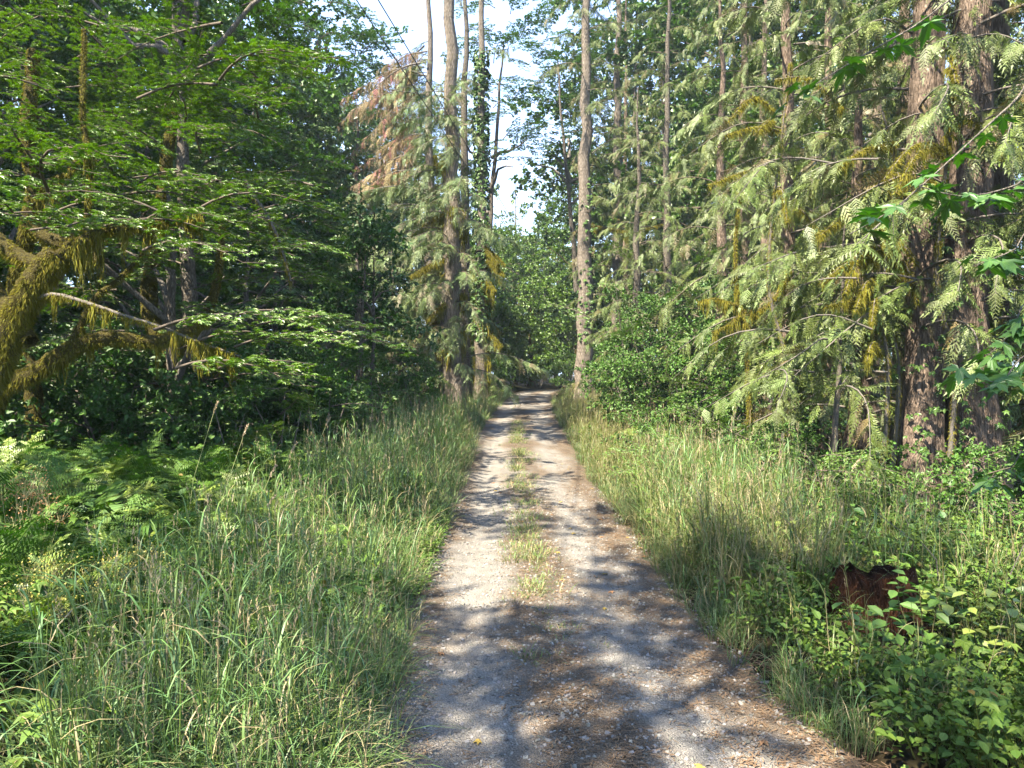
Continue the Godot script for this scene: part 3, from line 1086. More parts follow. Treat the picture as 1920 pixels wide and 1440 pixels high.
func left_wood() -> void:
	var w := "leafy trees of the left wood"
	var list := [
		[-6.6, 13.5, 6.6, "vine", "low vine maple over the fern bank left of the lane"],
		[-8.2, 17.0, 8.5, "vine", "vine maple behind the broken hanging branch"],
		[-12.5, 16.0, 11.0, "maple", "dark maple behind the crooked mossy limb"],
		[-8.3, 21.0, 7.5, "vine", "vine maple left of the thin dark stems"],
		[-10.2, 21.0, 10.5, "maple", "maple deep behind the broken hanging branch"],
		[-8.6, 30.0, 8.0, "maple", "small broadleaf just left of the mossy cedars"],
		[-9.2, 27.0, 9.5, "maple", "shaded maple left of the brown dead boughs"],
		[-13.0, 27.0, 14.0, "maple", "tall maple behind the left vine maples"],
	]
	for a in list:
		broadleaf(a[4], gp(a[0], a[1]), a[2], 0.14, {"pool": a[3], "near": true, "n": 30, "reach": a[2] * 0.34, "from": a[2] * 0.16, "group": w})
	var back := [[-16, 23, 18, "far_maple"], [-18, 15, 18, "far_maple"], [-17, 32, 19, "far_maple"], [-13, 36, 16, "far_maple"], [-22, 25, 23, "far_maple"], [-25, 35, 29, "far_maple"], [-16, 43, 22, "far_maple"], [-21, 46, 30, "far_maple"], [-14, 54, 21, "far_maple"], [-28, 50, 34, "far_maple"], [-19, 60, 36, "far_maple"], [-10, 62, 18, "far_maple"], [-30, 28, 30, "far_maple"], [-36, 42, 36, "far_maple"], [-17, 10.5, 13, "far_maple"]]
	for a in back:
		broadleaf("tall leafy tree standing deep in the shaded left wood", gp(a[0], a[1]), a[2], 0.22, {"pool": a[3], "n": 90, "reach": a[2] * 0.26, "from": a[2] * 0.08, "scale": 1.25, "group": "trees deep in the left wood"})

# ------------------------------------------------------------------ middle
func ivy(t: Node3D, r0: float, y0: float, y1: float, count: int, size := 0.09, lean := Vector3.ZERO) -> void:
	var f := MB.new()
	for k in count:
		var an := rr(0, TAU)
		var y := rr(y0, y1)
		if nz.get_noise_2d(an * 30.0, y * 14.0) < -0.12:
			continue
		var dir := Vector3(cos(an), 0, sin(an))
		var p := dir * (r0 * (1.0 - 0.02 * y) + rr(0.02, 0.14)) + Vector3(0, y, 0) + lean * y
		var out: Vector3 = (Vector3(0, -0.8, 0) + dir * 0.6 + rv() * 0.5).normalized()
		var up: Vector3 = (dir + rv() * 0.35 + Vector3(0, 0.4, 0)).normalized()
		up = (up - out * up.dot(out)).normalized()
		f.palm(p, out, up, size * rr(0.6, 1.1), 5, tint())
	part("ivy", f.mesh(M.ivy), t, Transform3D(), "stuff")

func moss_sleeves(t: Node3D, r0: float, y0: float, y1: float, n: int, s: float) -> void:
	for k in n:
		var an := rr(0, TAU)
		var y := rr(y0, y1)
		part("moss", B.beard[rg.randi() % 6], t, bough_xf(Vector3(cos(an) * r0, y, sin(an) * r0), -an + PI / 2, 0.0, s * rr(0.7, 1.5)), "stuff")

func trunk_moss(t: Node3D, r0: float, y0: float, y1: float, count: int) -> void:
	var p := []
	for k in 8:
		p.append(Vector3(0, lerpf(y0, y1, k / 7.0), 0))
	part("moss", moss_coat(p, [r0 * 1.12, r0 * 0.85], count, 0.34, M.moss), t, Transform3D(), "stuff")

func clear_of_lane(p: Vector3, yaw: float) -> bool:
	return not (cos(yaw) > 0.35 and p.y > 9.0 and p.y < 16.5)

func middle_cedars() -> void:
	var at := over(848, 26.8)
	var t := conifer("stout pale trunk of a mossy cedar beside the lane's left edge", at, 27.0, 0.42, {"n": 40, "from": 2.0, "reach": 3.2, "thin_above": 10.0, "kind": "_pale", "only": clear_of_lane, "group": "mossy cedars left of the lane"})
	rg.seed = 31
	moss_sleeves(t, 0.45, 2.0, 11.0, 14, 2.0)
	trunk_moss(t, 0.46, 4.0, 14.0, 2600)
	for k in 70:
		var y := 1.2 + 11.2 * pow(rg.randf(), 1.1)
		put_bough(t, B.cedar_m_pale[k % 3], bough_xf(Vector3(0, y, 0), rr(2.0, 5.4 if y > 8.0 else 5.9), rr(-0.2, 0.1), rr(0.7, 1.25)))
	for k in 12:   # moss-laden stubs angled down and out
		var y := rr(1.5, 10.0)
		var an: float = rr(1.6, 4.4)
		var d := Vector3(cos(an), -0.55, -sin(an) * 0.5 + 0.3)
		mossy_limb(t, "limb", [Vector3(0, y, 0), d * 0.7 + Vector3(0, y + 0.1, 0), d * rr(1.3, 2.2) + Vector3(0, y, 0)], 0.07, 0.03, {"coat": 1.0, "fuzz": 0.14, "beards": 3, "bscale": 1.6})
	at = over(806, 32.5)
	t = conifer("cedar with long dead brown boughs hanging on its left", at, 26.0, 0.3, {"n": 34, "thin_above": 13.0, "from": 1.5, "reach": 3.4, "kind": "_pale", "only": func(p, yaw): return cos(yaw) < 0.5 and clear_of_lane(p, yaw) and not (p.y > 8.4 and cos(yaw) < -0.2), "group": "mossy cedars left of the lane"})
	rg.seed = 32
	for k in 24:   # the dead boughs
		var y := rr(9.6, 16.5)
		put_bough(t, B.dead_l[k % 3], bough_xf(Vector3(0, y, 0), PI + rr(-1.0, -0.15), rr(-0.3, 0.2), rr(0.55, 1.2), rr(-0.5, 0.5)))
	for k in 16:   # long live ones below them
		put_bough(t, B.cedar_l_pale[k % 2], bough_xf(Vector3(0, rr(5.6, 10.0), 0), PI + rr(-0.8, 0.3), rr(-0.12, 0.1), rr(0.85, 1.2)))
	for k in 22:
		put_bough(t, B.cedar_s_pale[k % 2], bough_xf(Vector3(0, rr(4.0, 18.0), 0), rr(1.2, 5.4), rr(-0.4, 0.0), rr(0.8, 1.6)))
	moss_sleeves(t, 0.26, 1.0, 12.0, 10, 1.8)
	trunk_moss(t, 0.27, 1.0, 12.0, 1500)
	at = over(903, 33.5)
	t = conifer("slender trunk wrapped in ivy nearest the lane, under the sky gap", at, 30.0, 0.3, {"n": 34, "thin_above": 17.0, "from": 11.0, "reach": 2.6, "only": clear_of_lane, "group": "mossy cedars left of the lane"})
	rg.seed = 33
	ivy(t, 0.34, 3.0, 17.0, 2600, 0.2)
	trunk_moss(t, 0.32, 0.5, 8.0, 1800)
	for k in 16:
		put_bough(t, B.cedar_s_pale[k % 2], bough_xf(Vector3(0, rr(1.0, 8.5), 0), rr(0, TAU), rr(-0.5, -0.1), rr(0.7, 1.2)))
	moss_sleeves(t, 0.32, 1.0, 7.0, 26, 2.2)
	for k in 8:
		var y := rr(1.5, 8.0)
		var an: float = rr(-0.9, 0.9)
		var d := Vector3(cos(an), -0.75, -sin(an) + 0.2)
		mossy_limb(t, "limb", [Vector3(0, y, 0), d * 0.5 + Vector3(0, y + 0.15, 0), d * rr(0.9, 1.5) + Vector3(0, y, 0)], 0.06, 0.025, {"coat": 1.0, "fuzz": 0.14, "beards": 3, "bscale": 1.5})
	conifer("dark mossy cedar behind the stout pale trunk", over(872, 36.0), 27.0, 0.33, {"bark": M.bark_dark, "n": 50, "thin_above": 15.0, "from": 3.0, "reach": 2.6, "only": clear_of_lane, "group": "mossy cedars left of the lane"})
	conifer("bushy cedar left of the thin dark stems' far side", over(735, 30.5), 7.5, 0.16, {"n": 34, "from": 0.8, "reach": 2.6, "kind": "_pale", "group": "mossy cedars left of the lane"})
	conifer("bushy pale cedar left of the dead brown boughs' tips", over(672, 27.0), 8.0, 0.18, {"n": 44, "from": 0.8, "reach": 2.4, "kind": "_pale", "group": "mossy cedars left of the lane"})
	conifer("bushy low cedar between dark stems and stout mossy trunk", over(785, 26.5), 5.2, 0.14, {"n": 30, "from": 0.5, "reach": 2.0, "group": "mossy cedars left of the lane"})
	for a in [[600, 42.0, 25.0, "tall leafy tree behind the brown dead boughs' left tips"], [672, 43.0, 21.0, "tall leafy tree right behind the brown dead boughs"]]:
		broadleaf(a[3], over(a[0], a[1]), a[2], 0.25, {"pool": "maple", "n": 70, "reach": 4.0, "from": 6.0, "scale": 1.25})
	# leafy branches that reach across the sky gap
	broadleaf("broadleaf whose upper branches cross the strip of sky", over(892, 40.0), 24.0, 0.24, {"pool": "maple", "n": 40, "reach": 2.8, "from": 13.0, "scale": 1.0, "lean": Vector3(1.6, 0, 0), "near": true})

# ------------------------------------------------------------------ right side
func right_cedars() -> void:
	var at := over(1098, 34.0)
	var t := conifer("tall straight bare pale trunk standing at the lane's right edge", at, 31.0, 0.43, {"flare": 0.8, "n": 60, "from": 8.5, "reach": 3.4, "kind": "", "only": func(p, yaw): return not (cos(yaw) < -0.25 and p.y < 16.5)})
	rg.seed = 41
	ivy(t, 0.42, 3.0, 11.0, 700, 0.17, Vector3(0.02, 0, 0))
	mossy_limb(t, "limb", [Vector3(0, 8.8, 0), Vector3(0.9, 8.5, 0.3), Vector3(2.2, 8.3, 0.6), Vector3(3.6, 8.6, 0.8)], 0.09, 0.04, {"coat": 0.8, "beards": 5, "bscale": 1.6})
	conifer("pale upper trunk just right of the tall bare trunk", over(1157, 37.0), 30.0, 0.34, {"n": 76, "from": 4.0, "reach": 3.4, "kind": "", "group": "cedars of the right wood"})
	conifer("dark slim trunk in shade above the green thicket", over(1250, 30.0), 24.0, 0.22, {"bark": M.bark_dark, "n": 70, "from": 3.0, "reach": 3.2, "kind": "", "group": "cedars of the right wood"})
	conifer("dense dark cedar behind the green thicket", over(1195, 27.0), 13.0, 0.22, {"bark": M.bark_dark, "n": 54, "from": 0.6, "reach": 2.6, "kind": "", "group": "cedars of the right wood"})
	conifer("slim brown cedar trunk in the sunlit right stand, left of its twin", over(1474, 15.0), 17.0, 0.2, {"bark": M.bark_red, "n": 74, "from": 2.6, "reach": 2.8, "pool": "near_cedar", "group": "cedars of the right wood"})
	conifer("second slim brown cedar trunk, half hidden behind drooping sprays", over(1550, 18.0), 18.0, 0.2, {"bark": M.bark_red, "n": 74, "from": 2.6, "reach": 2.8, "pool": "near_cedar", "group": "cedars of the right wood"})
	at = over(1732, 11.3)
	t = conifer("broad fluted cedar trunk with ivy climbing its base", at, 24.0, 0.33, {"bark": M.bark_red, "flute": 0.14, "flare": 1.0, "n": 84, "from": 2.6, "reach": 3.0, "pool": "near_cedar", "bias": 1.2, "group": "cedars of the right wood"})
	rg.seed = 44
	ivy(t, 0.42, 0.3, 5.0, 420, 0.11)
	at = over(1822, 11.0)
	t = conifer("reddish fluted cedar trunk with peeling bark, beside the ivied one", at, 25.0, 0.36, {"bark": M.bark_red, "flute": 0.16, "flare": 0.9, "n": 84, "from": 3.0, "reach": 3.0, "pool": "near_cedar", "bias": 1.2, "group": "cedars of the right wood"})
	rg.seed = 45
	ivy(t, 0.42, 0.6, 4.0, 380, 0.11)
	conifer("mossy short cedar trunk half hidden by low drooping boughs", over(1605, 13.2), 9.0, 0.24, {"bark": M.bark_red, "flute": 0.1, "flare": 0.9, "n": 60, "from": 1.3, "reach": 2.6, "pool": "near_cedar", "group": "cedars of the right wood"})
	conifer("dark narrow trunk behind the reddish fluted cedar", over(1868, 13.0), 22.0, 0.24, {"bark": M.bark_red, "n": 60, "from": 3.0, "reach": 3.0, "pool": "near_cedar", "group": "cedars of the right wood"})
	# moss-hung crooked limbs in front of the stand
	rg.seed = 46
	at = over(1400, 14.0)
	t = thing("mossy_snag", "dead crooked snag hung with golden moss in front of the cedars", "tree", at)
	mossy_limb(t, "trunk", rel([at - Vector3(0, 0.3, 0), pt(1405, 780, 14), pt(1395, 620, 14), pt(1382, 560, 13.8), pt(1378, 450, 13.8), pt(1390, 330, 14)], at), 0.05, 0.02, {"coat": 0.7, "beards": 7, "bscale": 1.0})
	mossy_limb(t, "limb", rel([pt(1385, 575, 13.8), pt(1340, 560, 13.6), pt(1312, 566, 13.5)], at), 0.03, 0.012, {"coat": 0.7, "beards": 5, "b0": 0.0})
	mossy_limb(t, "limb", rel([pt(1392, 585, 13.8), pt(1430, 580, 13.6), pt(1462, 545, 13.6), pt(1475, 500, 13.7)], at), 0.045, 0.02, {"coat": 0.9, "beards": 7, "b0": 0.0})
	mossy_limb(t, "limb", rel([pt(1388, 590, 13.8), pt(1360, 612, 13.6), pt(1335, 622, 13.5)], at), 0.025, 0.01, {"coat": 0.7, "beards": 5, "b0": 0.0, "bscale": 0.9})
	mossy_limb(t, "limb", rel([pt(1388, 575, 13.8), pt(1402, 612, 13.6), pt(1440, 635, 13.5)], at), 0.02, 0.008, {"coat": 0.6, "beards": 2})
	# mossy dead limbs among the sprays, each on its own thin stem
	for a in [[1455, 12.6, 240, 0.8, "thin dead stem with moss clumps, left among the sunlit sprays"], [1665, 11.2, 330, -0.5, "thin dead stem with moss clumps, central among the sunlit sprays"], [1770, 10.6, 215, 0.3, "thin dead stem with moss clumps near the upper cedar trunk"], [1645, 10.8, 520, 0.6, "low dead mossy stem under the sunlit sprays"]]:
		at = over(a[0], a[1])
		t = thing("mossy_snag", a[4], "tree", at, "dead mossy stems in the right stand")
		mossy_limb(t, "trunk", rel([at - Vector3(0, 0.3, 0), pt(a[0] + 20, 700, a[1]), pt(a[0] - 15, 520, a[1]), pt(a[0] + 10, a[2], a[1]), pt(a[0] + 30 * a[3], a[2] - 120, a[1])], at), 0.04, 0.018, {"coat": 0.4, "rough": 0.08, "bark": M.twig_pale, "beards": 5, "b0": 0.5, "bscale": 0.8})
		for k in 7:
			var y: float = a[2] + rr(-90, 200)
			var dx: float = rr(-130, 130)
			mossy_limb(t, "limb", rel([pt(a[0] + rr(-8, 8), y, a[1]), pt(a[0] + dx * 0.5, y + rr(-30, 10), a[1] - 0.3), pt(a[0] + dx, y + rr(0, 60), a[1] - 0.6)], at), 0.018, 0.006, {"coat": 1.1, "fuzz": 0.1, "rough": 0.05, "bark": M.twig_pale, "coat2": 1, "beards": 3, "b0": 0.1, "bscale": rr(0.4, 0.9)})
	# low sprays that hang in front of the trunks
	rg.seed = 47
	at = over(1560, 10.6)
	t = thing("cedar_sapling", "low cedar with pale feathery sprays drooping over the grass", "tree", at)
	part("trunk", trunk_mesh(5.2, 0.06, M.twig_pale, Vector3(0.2, 0, 0)), t)
	for a in [[1480, 310, 0.2], [1560, 300, 0.5], [1640, 300, -0.2], [1700, 380, 0.4], [1500, 500, -0.3], [1600, 520, 0.1], [1480, 620, 0.1], [1560, 640, -0.4], [1640, 610, 0.6], [1720, 520, 0.2], [1530, 700, -0.2], [1590, 720, 0.3], [1660, 690, 0.9], [1460, 700, 0.0], [1800, 450, 0.2], [1850, 560, 0.4]]:
		var p := pt(a[0], a[1], rr(9.8, 11.0)) - at
		put_bough(t, B.near_cedar[rg.randi() % 4], bough_xf(p, rr(2.2, 4.6), -0.1 + rr(-0.2, 0.2), rr(0.7, 1.0), a[2]))

func right_wood() -> void:
	var g := "trees deep in the right wood"
	for a in [[9.6, 17, 20], [11.5, 22, 22], [8.0, 24, 22], [10.5, 29, 24], [13.5, 18, 22], [14.5, 26, 26], [7.0, 43, 28], [10.0, 46, 30], [12.0, 13, 20], [16, 34, 30], [20, 24, 30], [6.6, 22, 15], [18, 15, 24], [24, 34, 32], [14, 44, 34], [10.5, 12, 18], [9.4, 9.0, 18]]:
		conifer("cedar standing deep in the shaded right wood", gp(a[0], a[1]), a[2], 0.24, {"bark": M.bark_red, "near": false, "n": 46, "from": 1.0, "reach": 3.6, "group": g})

func far_wood() -> void:
	for a in [[9.0, 52.0, 33.0], [13.0, 58.0, 36.0], [17.5, 50.0, 36.0], [23.0, 60.0, 40.0], [30.0, 46.0, 40.0], [12.5, 36.0, 27.0], [20.0, 38.0, 32.0]]:
		broadleaf("tall leafy tree rising behind the right cedars", gp(a[0], a[1]), a[2], 0.3, {"pool": "far_maple", "n": 100, "reach": a[2] * 0.2, "from": 3.0, "scale": 1.5, "limbs": 3, "group": "leafy trees behind the right cedars"})
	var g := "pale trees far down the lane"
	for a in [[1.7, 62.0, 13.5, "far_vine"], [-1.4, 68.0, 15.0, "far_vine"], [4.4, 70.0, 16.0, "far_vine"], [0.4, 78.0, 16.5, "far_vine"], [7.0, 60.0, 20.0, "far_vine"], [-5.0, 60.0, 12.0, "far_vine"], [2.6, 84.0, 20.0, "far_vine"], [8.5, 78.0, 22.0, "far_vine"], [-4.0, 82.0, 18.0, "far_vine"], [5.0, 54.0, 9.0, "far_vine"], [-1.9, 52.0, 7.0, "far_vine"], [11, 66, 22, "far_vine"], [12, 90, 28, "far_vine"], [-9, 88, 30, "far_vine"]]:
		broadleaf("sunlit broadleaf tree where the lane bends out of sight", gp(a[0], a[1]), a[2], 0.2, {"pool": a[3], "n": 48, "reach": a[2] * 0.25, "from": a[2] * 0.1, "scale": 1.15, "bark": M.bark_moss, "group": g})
	conifer("far conifer spire rising into the strip of sky", gp(0.5, 104.0), 30.0, 0.4, {"name": "fir_tree", "near": false, "n": 90, "from": 3.0, "reach": 4.4, "kind": ""})
	conifer("shorter far conifer spire beside the tallest one", gp(4.6, 98.0), 25.0, 0.4, {"name": "fir_tree", "near": false, "n": 90, "from": 3.0, "reach": 4.4, "kind": ""})
	for k in 26:
		rg.seed = 500 + k
		var x := -62.0 + k * 5.0 + rr(-1.5, 1.5)
		var q := 74.0 + rr(0.0, 30.0) + absf(x) * 0.2
		if absf(x - 1.5) < 8.0:
			q += 30.0
		var H := rr(20.0, 27.0) if absf(x - 1.5) < 9.0 else rr(32.0, 42.0)
		broadleaf("tall tree in the far wood behind the lane", gp(x, q), H, 0.3, {"pool": "far_maple", "n": 76, "reach": H * 0.22, "from": 1.0, "scale": 1.7, "limbs": 2, "group": "trees of the far wood"})

# trees behind the viewer whose shade falls on the lane
func shade_trees() -> void:
	broadleaf("tall maple whose shade bands cross the lane", gp(-7.2, 15.6), 18.0, 0.2, {"pool": "maple", "n": 44, "reach": 3.0, "from": 10.0, "near": true})
	broadleaf("maple standing behind the viewer, left of the lane", gp(-5.2, -1.6), 15.0, 0.2, {"pool": "maple", "n": 20, "reach": 1.8, "from": 10.0, "scale": 1.0})

func left_shade() -> void:
	broadleaf("thin maple behind the viewer dappling the near lane", gp(-7.2, 0.2), 16.5, 0.2, {"pool": "maple", "n": 7, "reach": 3.2, "from": 10.0, "scale": 1.0})
	broadleaf("broadleaf whose leaves close the sky strip from the right", over(1098, 46.0), 26.0, 0.24, {"pool": "maple", "n": 56, "reach": 3.0, "from": 15.5, "near": true, "lean": Vector3(-1.9, 0, 0)})
	for a in [[-9.2, 3.4, 8.5]]:
		broadleaf("vine maple beyond the left edge shading the ferns", gp(a[0], a[1]), a[2], 0.12, {"pool": "vine", "n": 46, "reach": 3.0, "from": 2.8})

func pole_and_wires() -> void:
	var top := Vector3(5.6, 9.0, -70.0)
	var base := gp(5.6, 70.0)
	var o := thing("utility_pole", "small wooden utility pole far down the lane's right side", "pole", base)
	var f := MB.new()
	f.tube([Vector3(0, -0.5, 0), Vector3(0, 9.3 - base.y, 0)], [0.15, 0.11], 10, Color(1, 1, 1))
	part("post", f.mesh(M.bark_dark), o)
	f = MB.new()
	f.tube([Vector3(-0.9, 8.7 - base.y, 0.14), Vector3(0.9, 8.7 - base.y, 0.14)], [0.06, 0.06], 6, Color(1, 1, 1))
	part("crossarm", f.mesh(M.bark_dark), o)
	var b2 := gp(-6.9, -16.0)
	o = thing("utility_pole", "wooden utility pole behind the viewer", "pole", b2)
	f = MB.new()
	f.tube([Vector3(0, -0.5, 0), Vector3(0, 9.8 - b2.y, 0)], [0.15, 0.11], 10, Color(1, 1, 1))
	part("post", f.mesh(M.bark_dark), o)
	for k in 2:
		var e := Vector3(-6.9 + k * 0.4, 9.7 - k * 0.1, 16.0)
		var a := top + Vector3(-0.2 + k * 0.5, -0.3, 0.14)
		var p := []
		for q in 41:
			var t := q / 40.0
			p.append(e.lerp(a, t) + Vector3(0, -4.0 * 0.9 * t * (1.0 - t) * 0.55, 0))
		f = MB.new()
		f.tube(p, taper(41, 0.011, 0.011), 5, Color(1, 1, 1))
		var wm := part("overhead_wire", f.mesh(M.wire), self)
		tag(wm, ["upper dark wire slanting past the mossy cedars, left of its twin", "dark wire slanting past the mossy cedars, right of its twin"][k], "wire", "overhead wires")

# ------------------------------------------------------------------ undergrowth
func shrubs() -> void:
	for a in [[1212, 24.0, 4.6, 1.6, "shrub", "tall green thicket shrub right behind the bare pale trunk"], [1235, 21.5, 4.2, 1.6, "shrub", "tall leafy shrub in the middle of the right thicket"], [1290, 19.0, 3.0, 1.4, "shrub", "leafy shrub at the thicket's near end"], [1200, 19.5, 2.4, 1.2, "shrub", "low leafy shrub at the thicket's foot"], [1330, 21.5, 4.4, 1.6, "dark", "dark glossy shrub behind the mossy snag"], [1172, 29.0, 3.2, 1.0, "shrub", "shrub tucked behind the bare trunk's base"], [1420, 18.0, 2.8, 1.4, "shrub", "leafy shrub under the slim brown cedars"],
		[1350, 15.5, 1.7, 0.9, "vine", "small bright vine maple at the grass edge below the thicket"], [1385, 14.0, 1.2, 0.7, "vine", "smaller bright vine maple beside the right grass"],
		[560, 15.5, 1.9, 1.2, "shrub", "leafy shrub behind the tall grass left of the lane"], [480, 17.0, 2.2, 1.4, "dark", "dark shrub behind the fern bank"], [620, 18.5, 2.2, 1.3, "shrub", "shrub under the thin dark stems"], [730, 22.0, 2.6, 1.4, "shrub", "shrub right of the thin dark stems"], [400, 14.5, 1.8, 1.3, "dark", "dark shrub below the low bright leaf layer"], [200, 13.0, 2.0, 1.4, "dark", "dark bush under the arching mossy trunk"], [330, 17.0, 2.6, 1.5, "shrub", "shrub deep behind the ferns"], [90, 14.0, 2.4, 1.5, "dark", "dark bush near the left edge behind the ferns"],
		[960, 56.0, 3.0, 1.6, "shrub", "bright bush where the lane bends away"], [1010, 60.0, 3.6, 2.0, "shrub", "larger bright bush beyond the lane's bend"], [915, 45.0, 2.2, 1.3, "shrub", "bush on the left at the lane's far end"], [1075, 48.0, 2.4, 1.4, "shrub", "bush on the right at the lane's far end"], [1130, 40.0, 3.0, 1.5, "shrub", "bush behind the tall bare trunk"]]:
		shrub(a[5], over(a[0], a[1]), a[2], a[3], {"pool": a[4], "n": 34 if a[4] != "vine" else 10, "scale": 1.0 if a[4] != "vine" else 0.55})

	for a in [[1215, 15.0, 1.3, "shrub", "knee-high shrub at the right grass edge, first past the bare trunk"], [1300, 16.0, 1.8, "vine", "small vine maple in the right grass below the thicket"], [1265, 12.0, 0.9, "vine", "vine maple seedling among the right grass"], [1400, 11.0, 1.2, "vine", "vine maple seedling before the mossy snag"], [1480, 11.5, 1.3, "shrub", "low shrub before the slim brown cedars"], [1540, 9.6, 1.1, "vine", "vine maple seedling under the drooping pale sprays"], [1620, 9.8, 1.0, "shrub", "low shrub under the drooping pale sprays"], [1700, 9.0, 0.9, "vine", "vine maple seedling before the ivied trunk"], [1850, 8.6, 1.2, "shrub", "low shrub at the reddish trunk's foot"], [1190, 22.5, 5.6, "vine", "tall vine maple rising out of the right thicket"], [1310, 22.0, 5.2, "vine", "vine maple leaning over the thicket's far end"],
		[520, 13.0, 1.7, "vine", "sunlit vine maple seedling behind the fern bank"], [610, 14.5, 2.0, "vine", "sunlit vine maple behind the tall left grass"], [430, 12.5, 1.4, "shrub", "sunlit low shrub behind the fern bank"], [690, 17.5, 1.8, "vine", "vine maple at the foot of the thin dark stems"], [780, 21.0, 1.8, "shrub", "roadside shrub left of the lane before the mossy cedars"]]:
		shrub(a[4], over(a[0], a[1]), a[2], a[2] * 0.42, {"pool": a[3], "n": 8 if a[3] == "vine" else 14, "scale": 0.5 + a[2] * 0.08, "stems": 3})

func ferns() -> void:
	rg.seed = 61
	var sword := []
	var brack := []
	for k in 6:
		sword.append(sword_frond(rr(0.8, 1.05), 30))
		brack.append(bracken_frond(rr(0.8, 1.05)))
	var i := 0
	for k in 1600:   # the bank left of the tall grass
		var q := 4.8 + 10.5 * pow(rg.randf(), 0.8)
		var x := road_x(q) - 1.4 - clampf(0.8 + 0.14 * q, 1.3, 2.3) - 5.5 * pow(rg.randf(), 1.3)
		var px := 960.0 + x / q * F
		if px < -60.0 or i > 215:
			continue
		var bad := false
		for j in range(maxi(0, i - 230), i):
			if fern_at[j].distance_to(Vector2(x, q)) < 0.42:
				bad = true
				break
		if bad:
			continue
		fern_at.append(Vector2(x, q))
		i += 1
		var brk := rg.randf() < 0.55
		var lab: String
		if q < 8.0:
			lab = "fern near the viewer at the left edge of the fern bank" if px < 250.0 else "fern beside the near end of the left tall grass"
		elif q < 11.0:
			lab = "fern in the middle of the shaded left fern bank" if px < 300.0 else "fern along the tall grass in the left bank"
		else:
			lab = "fern at the back of the left bank under mossy limbs" if px < 250.0 else ("fern at the back of the left bank below hanging moss" if px < 420.0 else "fern behind the tallest left grass")
		if brk:
			lab = "feathery " + lab
		fern(lab, gp(x, q), rg.randi_range(6, 9), rr(0.95, 1.4), brack if brk else sword, ("bracken " if brk else "sword ") + lab, rg.randf() < 0.2)
	fern("pale sunlit fern standing out in the left tall grass", over(485, 8.6) + Vector3(0, 0.35, 0), 6, 0.75, sword, "", true)
	fern("yellowing fern at the edge of the left grass", over(345, 8.2) + Vector3(0, 0.3, 0), 7, 0.9, sword, "", true)
	fern("yellowed fern at the right grass edge before the stump", over(1470, 7.6), 6, 0.8, brack, "", true)
	fern("second yellowed fern, farther back than the one before the stump", over(1430, 8.4), 5, 0.8, brack, "", true)
	for a in [[760, 15, 5], [800, 19, 6], [870, 27, 6], [905, 33, 6], [1110, 24, 6], [1140, 20, 5], [1170, 17, 6], [1330, 13, 6], [1690, 13, 6], [1480, 12.5, 6], [700, 17, 6], [640, 16, 6], [850, 24, 6], [930, 40, 6], [1085, 38, 6]]:
		var p := over(a[0], a[1])
		fern("fern in the %s verge %s" % ["left" if a[0] < 1000 else "right", "far down the lane" if a[1] > 22 else "at mid distance"], p, a[2], rr(0.8, 1.1), brack if rg.randf() < 0.5 else sword, "ferns in the %s verge %s" % ["left" if a[0] < 1000 else "right", "far" if a[1] > 22 else "mid"], rg.randf() < 0.4)

var fern_at := []

func scatter(parent: Node3D, meshes: Array, n: int, place: Callable, s0: float, s1: float, tilt := 0.15) -> void:
	var by := []
	for m in meshes:
		by.append([])
	for k in n:
		var p: Vector3 = place.call()
		if p.y < -50.0:
			continue
		by[rg.randi() % meshes.size()].append(spin(p, rr(s0, s1), tilt))
	for k in meshes.size():
		many("tuft", meshes[k], by[k], parent)

func off_stump(p: Vector3) -> Vector3:
	return NO if Vector2(p.x - 2.95, (-p.z - 5.55) * 0.8).length() < 0.62 else p

const NO := Vector3(0, -99, 0)

